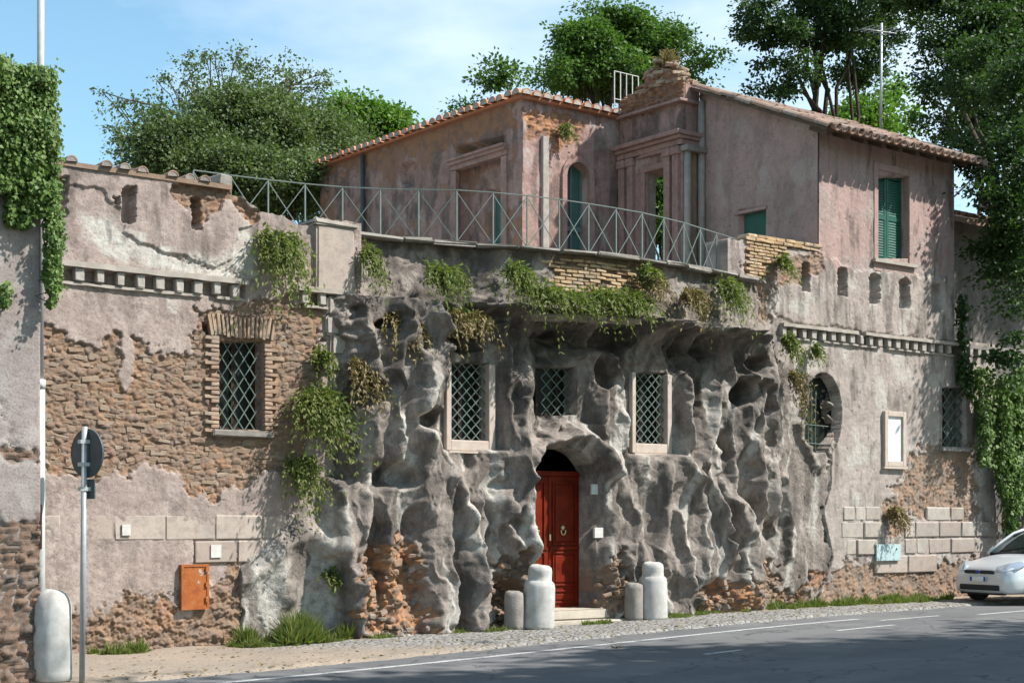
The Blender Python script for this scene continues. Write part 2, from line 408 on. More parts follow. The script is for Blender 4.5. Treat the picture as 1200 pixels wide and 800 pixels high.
def grid_wall(name, s0, s1, z0, z1, res, world, fn, mat, parent, top=None, skirt=.5, smooth=True):
    """a relief surface: fn(s, z, px, py) -> d (towards the street), attrs; world(s, z, d) -> x, y, z"""
    ns_, nz = int(round((s1-s0)/res))+1, int(round((z1-z0)/res))+1
    S, Z = np.meshgrid(np.linspace(s0, s1, ns_), np.linspace(z0, z1, nz))
    keep = np.ones(S.shape, bool)
    if top is not None:
        T = top(S); keep = Z <= T+res*.5; Z = np.minimum(Z, T)
    global LAST
    px, py = proj(*world(S, Z, np.zeros_like(S)))
    r = fn(S, Z, px, py); d, attrs = r[0], r[1]
    if len(r) > 2: S, Z = S+r[2][0], Z+r[2][1]
    LAST = (S, Z, d, attrs)
    pad = lambda a: np.pad(a, 1, mode='edge')
    S2, Z2, K2 = pad(S), pad(Z), pad(keep)
    D2 = np.pad(d, 1, mode='constant', constant_values=-skirt)
    x, y, z = world(S2, Z2, D2)
    V = np.stack([x, y, z], -1).reshape(-1, 3); h, wd = S2.shape
    I = np.arange(h*wd).reshape(h, wd)
    F = np.stack([I[:-1, :-1], I[:-1, 1:], I[1:, 1:], I[1:, :-1]], -1).reshape(-1, 4)
    kf = (K2[:-1, :-1] | K2[:-1, 1:] | K2[1:, :-1] | K2[1:, 1:]).reshape(-1)
    F = F[kf]
    me = np_mesh(name, V, F, smooth, {k: pad(a) for k, a in attrs.items()})
    o = link(name, me, mat); rel(o, parent); return o
def front(y0=0.0): return lambda s, z, d: (s, y0-d, z)
def rect(px, py, x0, x1, y0, y1, soft=.6, n=0):
    sdv = np.maximum(np.maximum(x0-px, px-x1), np.maximum(y0-py, py-y1))+n
    return 1-sst(-soft, soft, sdv)

# ------------------------------------------------------------------ ground, road, pavement
def sheet(name, xs, y0f, y1f, ny, zoff, mat, noise_amp=0, attr=None, kind='structure'):
    xs = np.asarray(xs); tt = np.linspace(0, 1, ny); Xg, T = np.meshgrid(xs, tt)
    Yg = y0f(Xg)*(1-T)+y1f(Xg)*T
    Zg = hgv(Xg)+zoff(Xg, Yg) if callable(zoff) else hgv(Xg)+zoff
    Zg = Zg+noise_amp*fbm(Xg*1.7, Yg*1.7, 4, 5)
    V = np.stack([Xg, Yg, Zg], -1).reshape(-1, 3); I = np.arange(Xg.size).reshape(Xg.shape)
    F = np.stack([I[:-1, :-1], I[:-1, 1:], I[1:, 1:], I[1:, :-1]], -1).reshape(-1, 4)
    at = {k: f(Xg, Yg) for k, f in (attr or {}).items()}
    o = link(name, np_mesh(name, V, F, True, at), mat); o['kind'] = kind; return o
kon = lambda v: (lambda X: np.full_like(X, v))
XS = np.concatenate([[-900, -300, -60], np.linspace(-20, 40, 61), [60, 300, 900]])
sheet('ground', XS, kon(-900.), kon(900.), 3, -.06, 'earth')
sheet('road', XS[2:-2], lambda X: EDGE(X)-11.5, lambda X: EDGE(X)+.25, 12, -.012, 'asphalt')
sheet('far_pavement', XS[2:-2], lambda X: EDGE(X)-20, lambda X: EDGE(X)-11.5, 6, .09, 'pavement', attr={'cobble': lambda X, Y: X*0})
def pav_z(X, Y):
    e = EDGE(X)+.10*fbm(X*1.3, X*0, 3, 3)
    return -.05+.075*sst(0, .22, Y-e)+.03*sst(-1.4, 0, Y)*sst(9, 6, X)
sheet('pavement', np.arange(-6, 34, .06), lambda X: EDGE(X)-.25, kon(.6), 66, pav_z, 'pavement', .012,
      {'cobble': lambda X, Y: np.clip(sst(10.5, 13.0, X+1.2*(Y+2.5))*sst(-.5, -1.0, Y+.3*fbm(X, Y, 3, 2)), 0, 1)})
def marking(name, x0, x1, off, wdt, label=None):
    xs = np.arange(x0, x1, .25)
    o = sheet(name, xs, lambda X: EDGE(X)-off-wdt/2+.015*fbm(X*2, X*0, 2, 9), lambda X: EDGE(X)-off+wdt/2, 3, -.008, 'road_paint')
    return o
marking('road_edge_line', -10, 19.6, .62, .12)
marking('parking_line', 22.0, 40, 1.35, .12)
marking('parking_line', 19.5, 21.3, 1.05, .10)
marking('centre_line', 17.4, 19.0, 1.75, .10)
marking('centre_line', 13.6, 14.6, 2.5, .10)

# ------------------------------------------------------------------ left street wall
ROCK = [(414, 250), (412, 330), (404, 352), (406, 420), (400, 500), (398, 556), (352, 590), (318, 632), (282, 662), (266, 715), (262, 800), (960, 800), (975, 700), (992, 655), (980, 600), (988, 575), (990, 520), (984, 470), (972, 440), (950, 430),
        (925, 420), (912, 390), (893, 378), (886, 250)]
WL = empty('street_wall', (9.5, .2, 0), 'crumbling pink plaster street wall with lattice window and dentil cornice, left of the rockwork', 'wall')
ZTOP = 6.25
def top_left(S):
    px = proj(S, 0*S, 0*S+6.0)[0]
    t = np.where(px < 270, 6.22, 0)+np.where(px >= 270, 1, 0)*np.interp(px, [270, 285, 300, 330, 345, 362, 366, 415], [6.16, 6.12, 5.98, 5.95, 5.86, 5.86, 6.0, 6.0])
    return t+.03*fbm(S*5, S*0, 3, 21)*(px >= 270)
BARE_L = [(48, 378), (85, 402), (128, 402), (138, 392), (143, 462), (152, 460), (155, 396), (190, 414), (224, 412), (228, 364), (262, 360), (300, 352), (378, 352), (372, 420), (378, 480),
          (350, 545), (330, 552), (300, 562), (268, 577), (250, 586), (222, 578), (200, 549), (165, 545), (150, 555), (112, 562), (75, 557), (45, 543)]
BARE_L2 = [(40, 735), (110, 722), (160, 690), (225, 725), (262, 668), (268, 640), (330, 700), (400, 700), (400, 800), (40, 800)]
def fn_left(S, Z, px, py):
    nn = fbm(S*4, Z*4, 4, 1); fine = fbm(S*14, Z*14, 3, 8)
    sdv = sdpoly(px, py, BARE_L)+9*nn+3*fine
    bare = 1-sst(-1.2, 1.2, sdv)
    sd2 = sdpoly(px, py, BARE_L2)+16*nn+5*fine
    bare2 = 1-sst(-1.2, 1.2, sd2)
    bare = np.maximum(bare, bare2)
    sd3 = sdpoly(px, py, [(222, 205), (262, 214), (298, 250), (296, 262), (262, 235), (240, 262), (205, 240), (200, 225)])+8*nn
    bare3 = 1-sst(-1.2, 1.2, sd3); bare = np.maximum(bare, bare3)
    f1, f2, cid = voro(S*6.0+.25*nn, Z*12.0+.2*nn, 3)
    stones = .018*sst(0, .28, f2-f1)*(.4+.9*cid)+.02*fbm(S*9, Z*9, 3, 4)
    lumps = .06*np.abs(fbm(S*2.2, Z*2.6, 4, 31))+.03*np.abs(fine)
    pl = .045+.012*fbm(S*1.2, Z*1.2, 4, 2)+.004*fine
    sdA = sdpoly(px, py, [(60, 150), (300, 150), (300, 262), (276, 268), (270, 306), (252, 312), (200, 298), (170, 290), (142, 272), (146, 250), (122, 232), (118, 222), (60, 215)])+4*nn
    pl = pl+.03*(1-sst(-.8, .8, sdA))
    sdB = sdpoly(px, py, [(268, 470+170), (300, 665), (285, 690), (275, 720), (262, 720), (262, 700), (225, 660), (225, 632), (268, 632)])+4*nn
    pl = pl-.02*(1-sst(-.8, .8, sdB))
    cracks = sdline(px+7*nn, py+7*fine, [(195, 300), (260, 316), (300, 330)])
    cr2 = sdline(px+9*nn, py+9*fine, [(270, 640), (278, 672), (268, 700), (275, 730)])
    cr3 = sdline(px+9*nn, py+9*fine, [(330, 620), (305, 660), (275, 690), (160, 700), (120, 735)])
    pl = pl-.03*(1-sst(.3, 1.6, np.minimum(np.minimum(cracks, cr2), cr3)))
    d = pl*(1-bare)+bare*(-.0+stones)+bare2*bare*lumps
    for x0, x1, y0, y1, dep in ((62, 77, 208, 256, .16), (141, 156, 220, 262, .2), (223, 234, 231, 270, .2), (131, 137, 232, 240, .1)):
        d = d-dep*rect(px, py, x0, x1, y0+0*px, y1, .6, 2.0*fine)
    d = np.where(sdpoly(px, py, ROCK) < -16, -.4, d)
    d = np.where((px > 255) & (px < 308) & (py > 400) & (py < 503), -.30, d)
    d = np.where((px > 237) & (px < 249) & (py > 378+.4*(px-237)) & (py < 395), -.15, d)
    white = (1-sst(-6, 6, sdpoly(px, py, [(85, 258), (120, 250), (180, 290), (262, 305), (290, 260), (296, 320), (262, 330), (190, 315), (110, 292)])+10*nn))
    white = np.maximum(white, 1-sst(-4, 4, sdpoly(px, py, [(192, 348), (208, 350), (205, 366), (194, 362)])+4*nn))
    white = np.maximum(white, .5*sst(.1, .5, nn)*(py > 480)*bare*(px < 110))
    warm = .8*sst(.1, .6, fbm(S*.9, Z*.9, 3, 41))*bare+.4*bare
    crust_shade = .6*sst(.05, .5, fbm(S*4.5, Z*1.1, 4, 133)+.45*(Z-5.9))*(Z > 5.0)+.32*sst(.25, .6, fbm(S*3.5, Z*1.2, 4, 134))
    gapz = (Z > 4.75) & (Z < 4.925) & (sdpoly(px, py, [(285, 300), (352, 310), (352, 360), (285, 360)]) > 0); d = np.where(gapz, d-.10, d)
    return d, {'bare': bare, 'warm': np.clip(warm, 0, 1)*.45, 'white': np.clip(white, 0, 1), 'crust_shade': np.clip(crust_shade, 0, .8), 'cell': cid}
grid_wall('plaster', 7.15, 11.95, -.12, ZTOP, .015, front(), fn_left, 'wall_plaster', WL, top_left)
MB().box((7.15, .5, -.1), (11.95, .9, 5.84)).build('wall_core', 'grey_cement', WL)
# cap and barrel tiles along the top
MB().box((7.2, -.10, 6.20), (P(268, 213).x, .62, 6.262)).build('cap', 'stone', WL)
def tile_mesh(name, length, r, mat, taper=.82, n=7, th=.018, plug=None):
    """half-round clay tile, axis along -Y from 0 to -length, round side up"""
    mb = MB(); vs = []
    for yy, k in ((0, taper), (-length, 1)):
        for rr in (r*k, r*k-th):
            for i in range(n):
                a = math.pi*i/(n-1); vs.append((rr*math.cos(a), yy, rr*math.sin(a)))
    fs = []
    for i in range(n-1):
        fs += [(i, i+1, 2*n+i+1, 2*n+i), (n+i+1, n+i, 3*n+i, 3*n+i+1), (2*n+i, 2*n+i+1, 3*n+i+1, 3*n+i), (i+1, i, n+i, n+i+1)]
    fs += [(0, 2*n, 3*n, n), (n-1, 2*n-1, 4*n-1, 3*n-1)]
    nf = len(fs)
    if plug:
        vs += [((r-th)*math.cos(math.pi*i/(n-1)), -length+.005, (r-th)*math.sin(math.pi*i/(n-1))) for i in range(n)]; fs.append(tuple(range(4*n, 5*n)))
    mb.add(vs, fs); me = mb.mesh(name, False); me.materials.append(M[mat])
    if plug: me.materials.append(M[plug]); me.polygons[nf].material_index = 1
    return me
capt = tile_mesh('tile', .5, .08, 'roof_tile', .9, 7, .018, 'coping_stone')
x = 7.35
while x < P(266, 210).x:
    if random.random() > .06:
        put('tile', capt, (x, .38+random.uniform(-.03, .03), 6.262), WL, (0, random.uniform(-.06, .06), random.uniform(-.06, .06)))
    x += .235
put('cap_block', chamfered('cap_block', .2, .5, .16, .02, .01, 'coping_stone'), (P(262, 205).x, .2, 6.335), WL, (0, .1, .05))
# dentil cornice
def ledge(name, x0, x1, z0, z1, y_out, parent, mat, seed, gaps=(), amp=.012):
    """run of moulding with worn edge, cut where it has broken away"""
    n = int((x1-x0)/.05); mb = MB(); pts = []
    for i in range(n+1):
        xx = x0+(x1-x0)*i/n
        nz = float(fbm(np.array([xx*3.]), np.array([seed*1.]), 3, seed)[0])
        pts.append((xx, y_out-amp*nz, z0+amp*.7*nz, z1+amp*.5*float(gn(np.array([xx*6.]), np.array([3.3]), seed)[0])))
    for a, b_ in zip(pts[:-1], pts[1:]):
        if any(g0 < a[0] < g1 for g0, g1 in gaps):
            if mb.v: mb.build(name, mat, parent); mb = MB()
            continue
        mb.add([(a[0], a[1], a[2]), (b_[0], b_[1], b_[2]), (b_[0], .1, b_[2]), (a[0], .1, a[2]), (a[0], a[1], a[3]), (b_[0], b_[1], b_[3]), (b_[0], .1, b_[3]), (a[0], .1, a[3])],
               [(0, 3, 2, 1), (4, 5, 6, 7), (0, 1, 5, 4), (1, 2, 6, 5), (3, 0, 4, 7)])
    if mb.v: mb.build(name, mat, parent)
gap = (P(285, 330).x, P(352, 340).x)
ledge('cornice', 7.2, 11.75, 4.93, 5.0, -.15, WL, 'lime_trim', 3, ((10.05, 10.3), (gap[0], gap[1]-.2)))
ledge('fillet', 7.2, 11.75, 4.71, 4.745, -.085, WL, 'lime_trim', 5, ((9.4, 9.6), (10.0, 10.5), (gap[0], gap[1])))
dent = [chamfered('dentil', .12+random.uniform(-.01, .02), .10, .17, .012, .006, 'dentil') for _ in range(3)]
x = 7.42
while x < 11.8:
    if not gap[0] < x < gap[1]-.1 and random.random() > .04:
        put('dentil', random.choice(dent), (x, -.065, 4.84+random.uniform(-.008, .008)), WL, (0, random.uniform(-.04, .04), 0))
    x += .275
# block courses
blk = {}
def blockrow(parent, joints, z0, z1, y, mat, bev=.012, thick=.1, skip=()):
    for i, (a, b_) in enumerate(zip(joints[:-1], joints[1:])):
        if i in skip: continue
        wx = b_-a-.02
        me = chamfered('block', wx, thick, z1-z0-.02, bev, .005, mat)
        put('block', me, ((a+b_)/2, y+random.uniform(-.012, .014), (z0+z1)/2), parent, (random.uniform(-.01, .01), random.uniform(-.006, .006), 0))
jx = [P(q, 618).x for q in (44, 70, 132, 192, 250, 305, 345)]
blockrow(WL, jx, 1.46, 1.80, -.008, 'block')
jx = [P(q, 645).x for q in (226, 276, 322)]
blockrow(WL, jx, 1.14, 1.455, -.012, 'block')
# quoin stones beside the rockwork
for (a, b_, c, e) in ((378, 408, 372, 392), (384, 410, 394, 416), (376, 404, 418, 436), (384, 410, 438, 468), (380, 405, 350, 369), (386, 408, 470, 490)):
    p0, p1 = P(a, e), P(b_, c)
    put('quoin', chamfered('quoin', p1.x-p0.x, .16, p1.z-p0.z, .03, .012, 'pale_block', 2), ((p0.x+p1.x)/2, -.03, (p0.z+p1.z)/2), WL, (0, random.uniform(-.05, .05), 0))
# the pier block at the end of the parapet
p0, p1 = P(366, 345), P(411, 268)
put('pier_block', chamfered('pier_block', p1.x-p0.x, .5, p1.z-p0.z-.02, .03, .01, 'block', 2), ((p0.x+p1.x)/2, .12, (p0.z+p1.z)/2), WL)
put('pier_cap', chamfered('pier_cap', p1.x-p0.x+.08, .56, .07, .02, .008, 'lime_trim', 2), ((p0.x+p1.x)/2, .12, p1.z+.01), WL, (0, .02, 0))
# rubble in the bare patch: one object a stone
stones = []
for k in range(9):
    stones.append(chamfered('stone', .17+.06*random.random(), .10, .060+.022*random.random(), .010, .006, 'stone'))
cnt = 0; zz = P(150, 572).z; row = 0
bl = BARE_L
while zz < P(300, 355).z and cnt < 300:
    xx = 7.2+random.uniform(0, .1)
    while xx < 11.5 and cnt < 300:
        a = proj(xx, 0, zz); A = (np.array([a[0]]), np.array([a[1]]))
        nnv = 9*float(fbm(np.array([xx*4]), np.array([zz*4]), 4, 1)[0])
        inside = float(sdpoly(A[0], A[1], bl)[0])+nnv < -4
        inwin = 236 < a[0] < 326 and 372 < a[1] < 512
        if inside and not inwin and random.random() > .08:
            s = random.uniform(.8, 1.2)
            put('stone', random.choice(stones), (xx, .036+random.uniform(-.008, .010), zz+random.uniform(-.02, .02)), WL,
                (random.uniform(-.15, .15), random.uniform(-.22, .22)+random.choice((0, math.pi)), random.uniform(-.15, .15)), (s, 1, random.uniform(.8, 1.15)))
            cnt += 1
        xx += random.uniform(.17, .25)
    zz += .092; row += 1
# window with lattice, sill, brick jambs and flat brick arch
def lattice(w_, h_, nx, nz, th):
    mb = MB(); sx, sz = w_/nx, h_/nz
    def clip(x0, z0, dx, dz):
        pts = []
        for tt in ((-w_/2-x0)/dx, (w_/2-x0)/dx): 
            z = z0+tt*dz
            if -h_/2-1e-6 <= z <= h_/2+1e-6: pts.append((x0+tt*dx, z))
        for tt in ((-h_/2-z0)/dz, (h_/2-z0)/dz):
            x_ = x0+tt*dx
            if -w_/2-1e-6 <= x_ <= w_/2+1e-6: pts.append((x_, z0+tt*dz))
        pts = sorted(set((round(p[0], 5), round(p[1], 5)) for p in pts))
        return (pts[0], pts[-1]) if len(pts) >= 2 and math.dist(pts[0], pts[-1]) > .03 else None
    k = nx+nz
    for i in range(-k, k+1):
        for sgn, yo in ((1, 0), (-1, th*.9)):
            c = clip(i*sx, 0, sx, sgn*sz)
            if c: mb.bar((c[0][0], yo, c[0][1]), (c[1][0], yo, c[1][1]), th, th, (0, 1, 0))
    return mb
def lattice_window(parent, x0, x1, y0, y1, yp, nx, nz, frame=None, sill=True, th=.014, back=.27, bars_from=None):
    a, b_ = P(x0, y1, yp), P(x1, y0, yp); w_, h_ = b_.x-a.x, b_.z-a.z; cx, cz = (a.x+b_.x)/2, (a.z+b_.z)/2
    win = MB().box((a.x-.03, yp+back-.03, a.z-.03), (b_.x+.03, yp+back, b_.z+.03)).build('window', 'dark_glass', parent)
    g = lattice(w_-.01, h_-.01, nx, nz, th); g.v = [(v[0]+cx, v[1]+yp+.05, v[2]+cz) for v in g.v]
    rel(link('grille', g.mesh('grille'), 'iron_green'), win)
    cas = MB()                                            # casement behind the bars
    yc = yp+back-.06
    for (u0, u1, v0, v1) in ((a.x, a.x+.05, a.z, b_.z), (b_.x-.05, b_.x, a.z, b_.z), (a.x+.05, b_.x-.05, a.z, a.z+.05), (a.x+.05, b_.x-.05, b_.z-.05, b_.z), (cx-.035, cx+.035, a.z+.05, b_.z-.05)):
        cas.box((u0, yc, v0), (u1, yc+.025, v1))
    rel(link('casement', cas.mesh('casement'), 'dark_timber'), win)
    if frame:
        lw, rw, bh, m = frame
        fr = MB()
        fr.box((a.x-lw, yp-.05, a.z-bh), (a.x, yp+.16, b_.z)); fr.box((b_.x, yp-.05, a.z-bh), (b_.x+rw, yp+.16, b_.z)); fr.box((a.x, yp-.045, a.z-bh), (b_.x, yp+.16, a.z))
        fo = rel(link('frame', fr.mesh('frame'), m), win)
        md = fo.modifiers.new('bevel', 'BEVEL'); md.width = .012; md.segments = 2
        sl = MB().box((a.x-lw*.8, yp-.09, a.z-bh-.035), (b_.x+rw*.3, yp+.1, a.z-bh-.003)); rel(link('sill', sl.mesh('sill'), m), win)
    elif sill:
        sl = rel(link('sill', chamfered('sill', w_+.22, .2, .09, .015, .006, 'grey_stone', 2), None), win)
        sl.location = (cx, yp-.02, a.z-.05)
    return win
wn = lattice_window(WL, 255, 308, 400, 503, 0, 4, 5)
br = [chamfered('brick', .21, .1, .046, .006, .004, 'brick') for _ in range(3)]
brh = [chamfered('brick', .12, .1, .046, .006, .004, 'brick') for _ in range(2)]
sol = [chamfered('brick', .047, .1, .29, .006, .005, 'brick') for _ in range(3)]
a, b_ = P(255, 503), P(308, 400)
zz = a.z-.02; k = 0
while zz < b_.z+.02:
    for side, xx in ((-1, a.x), (1, b_.x)):
        wdt = .10 if (k+side) % 2 else .06
        if random.random() > .1:
            me = random.choice(br) if (k+side) % 2 else random.choice(brh); hw = .105 if me in br else .06
            put('brick', me, (xx+side*(hw+.003), -.005+random.uniform(-.012, .008), zz), WL, (0, random.uniform(-.03, .03), 0))
    zz += .057; k += 1
n = 16
for i in range(n):
    xx = a.x-.13+(b_.x-a.x+.26)*i/(n-1)
    put('brick', random.choice(sol), (xx, -.01+random.uniform(-.012, .01), b_.z+.165+random.uniform(-.01, .02)), WL, (0, (i-(n-1)/2)*.022, 0))

# ------------------------------------------------------------------ grotto front: cement rockwork
GW = empty('grotto_front', (16.5, 0, 0), 'grey stalactite rockwork front around the red door, below the curved terrace parapet', 'rockwork')
CX = [11.2, 11.9, 13.0, 13.8, 14.4, 15.1, 15.9, 17.0, 17.9, 18.9, 19.75, 20.3, 23.2]
CD = [-.15, -.12, -.05, .08, .40, .62, .74, .76, .72, .62, .48, .15, .0]
def curve(S): return np.interp(S, CX, CD)
HOL = [(497, 495, 23, 15, .42), (452, 560, 26, 17, .45), (478, 612, 9, 22, .25), (560, 650, 12, 32, .40), (585, 700, 30, 24, .40), (603, 405, 16, 34, .40), (599, 478, 8, 26, .25),
       (545, 400, 36, 15, .35), (700, 392, 60, 20, .45), (655, 402, 30, 22, .35), (706, 438, 14, 22, .35), (795, 405, 24, 40, .45), (812, 462, 10, 28, .35), (829, 398, 11, 26, .45),
       (880, 426, 15, 11, .45), (862, 462, 14, 18, .42), (880, 500, 6, 9, .2), (872, 570, 13, 52, .40), (901, 632, 17, 22, .40), (425, 462, 20, 16, .25), (486, 395, 8, 22, .25), (575, 370, 20, 8, .3),
       (745, 605, 26, 55, .20), (838, 632, 5, 8, .3), (690, 620, 13, 38, .12), (655, 500, 8, 9, .1), (438, 650, 12, 60, .22), (472, 690, 18, 42, .18), (895, 470, 6, 22, .25), (640, 468, 14, 20, .2),
       (905, 395, 9, 14, .3), (730, 470, 6, 30, .15), (575, 570, 8, 14, .18), (845, 520, 8, 20, .18), (920, 560, 8, 40, .12), (770, 690, 14, 22, .2), (715, 680, 12, 24, .18), (660, 350, 14, 8, .2), (455, 375, 14, 10, .3),
       (520, 600, 6, 40, .12), (462, 470, 8, 20, .2), (820, 690, 22, 16, .2)]
RID = [([(396, 560), (402, 650), (412, 738)], 9, .26), ([(424, 580), (420, 640), (414, 690)], 5, .14), ([(488, 520), (497, 600), (500, 735)], 13, .30), ([(520, 560), (545, 640), (535, 730)], 12, .30),
       ([(556, 590), (552, 660), (540, 690)], 6, .2), ([(590, 540), (600, 620), (617, 668)], 7, .24), ([(612, 380), (606, 470), (600, 560)], 8, .22), ([(468, 370), (492, 440), (478, 530), (482, 600)], 10, .24),
       ([(430, 400), (440, 470), (428, 530)], 10, .25), ([(706, 530), (726, 590), (744, 670), (738, 720)], 9, .16), ([(785, 540), (812, 600), (806, 700)], 10, .28), ([(845, 365), (848, 440), (830, 500), (800, 560)], 8, .26),
       ([(850, 590), (866, 640), (862, 700)], 9, .26), ([(893, 370), (900, 440), (908, 520), (905, 600)], 10, .26), ([(615, 560), (622, 535), (642, 519), (664, 513), (690, 528), (704, 556)], 8, .34),
       ([(770, 440), (778, 500), (775, 560)], 7, .18), ([(718, 420), (728, 470), (722, 520)], 6, .18), ([(860, 445), (880, 440), (893, 452)], 5, .25), ([(508, 370), (520, 400), (512, 440)], 7, .2),
       ([(640, 510), (648, 492), (662, 505)], 4, .16), ([(590, 590), (580, 610), (596, 640)], 4, .16), ([(930, 560), (935, 620), (950, 690)], 10, .10), ([(340, 640), (372, 625), (392, 640)], 14, .18), ([(300, 680), (330, 650), (350, 700)], 12, .12),
       ([(440, 588), (446, 640)], 5, .15), ([(508, 600), (513, 660), (506, 725)], 5, .14), ([(480, 640), (486, 735)], 5, .16), ([(548, 555), (531, 612)], 5, .14), ([(574, 545), (586, 602)], 5, .16), ([(600, 560), (613, 606)], 4, .12),
       ([(762, 545), (766, 600), (756, 645)], 6, .15), ([(820, 545), (833, 600), (839, 655)], 6, .18), ([(842, 560), (852, 622)], 4, .14), ([(900, 545), (906, 650)], 6, .16), ([(926, 560), (931, 650)], 5, .14), ([(700, 640), (706, 702)], 5, .08), ([(720, 640), (717, 705)], 6, .15), ([(779, 600), (790, 690)], 5, .14),
       ([(455, 430), (462, 500), (452, 535)], 6, .16), ([(590, 380), (584, 450)], 5, .14), ([(700, 460), (690, 510)], 5, .14), ([(800, 440), (796, 520)], 6, .16), ([(868, 380), (872, 415)], 5, .16), ([(880, 520), (886, 600)], 6, .15),
       ([(742, 400), (760, 380), (790, 372), (830, 372)], 6, .2), ([(985, 440), (990, 490), (984, 540)], 6, .1)]
DY = -.08                                                # door plane
DXA, DXB, DZ1 = P(619, 600, -.40).x, P(678, 600, DY).x, P(650, 524, -.38).z
def fn_rock(S, Z, px, py):
    px, py = proj(S, np.full_like(S, -.32), Z)
    w1 = fbm(S*1.1, Z*1.1, 3, 50); w2 = fbm(S*3.2, Z*3.2, 3, 54); nn = fbm(S*5, Z*5, 4, 58); fine = fbm(S*16, Z*16, 3, 61)
    c = curve(S)
    par = sst(4.93, 4.99, Z+.02*nn)                       # parapet wall above the ledge
    mid = sst(12.8, 14.5, S)*sst(21.0, 18.5, S)
    prof = np.interp(Z, [0, .5, 1.4, 2.6, 3.3, 3.95, 4.6, 4.8, 4.95, 6], [.46, .44, .40, .34, .28, .14, .10, .3, .80, .8])
    prof2 = np.interp(Z, [0, .6, 1.6, 2.8, 3.8, 4.6, 5.0, 6], [.44, .36, .28, .26, .28, .26, .16, .1])
    lip = np.interp(S, [13.6, 14.6, 18.6, 20.2], [0, 1, 1, 0])
    b0 = prof*mid+prof2*(1-mid)
    b0 = b0*sst(23.4, 21.3, S)+.03
    # folds
    ws = S+.20*w1+.02*w2
    up = .15+.85*sst(1.8, 3.2, Z)
    fold = ridged(ws*.95, Z*.13+.10*w1, 2, 70, .5)*.17
    fold2 = ridged(ws*2.6+4, Z*.22+.15*w1, 2, 80, .45)*.075
    amp_ = np.interp(px, [270, 380, 425, 875, 905, 935], [.08, .25, 1, 1, .4, .1])
    d = b0*amp_+(fold+fold2)*amp_+up*(.016*w2+.006*nn)
    jx, jy = px+7*w1+(2*w2+.6*nn)*(.4+up), py+(7*fbm(S*1.6+9, Z*1.6, 2, 55)+1*nn)*(.5+.5*up)
    for pts, wd, amp in RID:
        q = sdline(jx, jy, pts)/wd
        d = d+amp*np.exp(-q*q*1.1)*(.9+.2*w1)
    for cx, cy, rx, ry, dep in HOL:
        q = np.hypot((jx-cx)/rx, (jy-cy)/ry)
        d = d-dep*(1-sst(.35, 1.15, q))*(.85 if cy > 520 else .95)
    hi_ = sst(2.6, 3.6, Z)
    d = d+up*.03*ridged(S*2.1+.3*w2, Z*.9, 2, 90)*.5+hi_*.014*ridged(S*4.2+.5*w2, Z*2.6+.4*w1, 3, 93)+.007*fine+.007*fbm(S*34, Z*34, 2, 95)
    # masonry showing through at the foot
    fs = [([(410, 660), (420, 630), (440, 640), (470, 622), (480, 660), (484, 742), (414, 744)], .9), ([(560, 690), (580, 650), (604, 650), (612, 735), (560, 735)], .1), ([(690, 665), (712, 650), (725, 700), (690, 730)], .2),
          ([(800, 698), (835, 676), (868, 680), (876, 714), (795, 718)], 1.3), ([(880, 660), (900, 650), (930, 690), (965, 694), (960, 715), (872, 712)], .2), ([(955, 672), (978, 668), (980, 690), (956, 694)], .6)]
    bare = np.zeros_like(S); warm = np.zeros_like(S)
    for pts, wv in fs:
        k = 1-sst(-3, 3, sdpoly(px, py, pts)+12*nn+7*w2)
        bare = np.maximum(bare, k); warm = np.maximum(warm, k*wv)
        f1, f2, cid = voro(S*8.5+.3*nn, Z*11+.3*nn, 33)
    d = d-bare*(.08-.07*sst(0, .35, f2-f1)*(.1+1.1*cid)-.03*nn)
    # parapet band: sound wall, plaster panel, bare brick strip
    pw = c-.10+.012*nn+.02*w2
    pb = 1-sst(-1.5, 1.5, sdpoly(px, py, [(636, 302), (660, 298), (728, 304), (760, 318), (770, 345), (690, 345), (640, 330)])+4*nn)
    pw = pw-.03*pb-.03*sst(.05, .4, w2+.5*nn)
    d = d*(1-par)+par*pw
    ledgem = np.exp(-((Z-4.95)/.05)**2)*lip
    d = np.where(ledgem > .05, np.maximum(d, (c+.06+.03*nn)*np.minimum(1, ledgem*3)+d*(1-np.minimum(1, ledgem*3))), d)
    # openings
    def hole(x0, x1, y0, y1, v):
        nonlocal d
        e = np.maximum(np.maximum(x0-px, px-x1), np.maximum(y0-py, py-y1))
        d = np.where(e < 0, -v, d)
        near = 1-sst(7, 13, e); d = np.where(e >= 0, d*(1-near)+near*np.minimum(d, .30), d)
    hole(523, 574, 425, 517, -.0); hole(740, 782, 437, 523, -.0); hole(637, 677, 430, 486, .12)
    dcx, dhw = (DXA+DXB)/2, (DXB-DXA)/2
    ar = 75*np.where(Z > DZ1-dhw*.8, np.hypot(S-dcx, (Z-DZ1+dhw*.8)*1.25)-dhw, np.abs(S-dcx)-dhw)
    d = np.where(ar < 0, .08, d)
    near = (1-sst(0, 10, ar))*(ar >= 0); d = d*(1-near*.85)+near*.85*np.clip(d, .38, .50)
    pxo, pyo = proj(S, np.full_like(S, -.09), Z)
    el = np.hypot((pxo-963+2*nn)/(18+3*np.sin(pyo*.09)), (pyo-487)/46)
    d = d+.10*np.exp(-((el-1.28)/.16)**2); d = np.where(el < 1, -.30, d)
    # fade into the plaster walls at both ends
    edge = sdpoly(px, py, ROCK)+7*nn+7*w2
    out = sst(-4, 10, edge)*(1-par*(S > 12)*(S < 20.2))
    d = d*(1-sst(-26, 6, edge)*(1-par)*.75)
    d = d*(1-out)+out*(-.12-.36*sst(6, 14, edge))
    d = np.where(el < 1.0, -.55, d)
    warm = np.clip(warm, 0, 1)
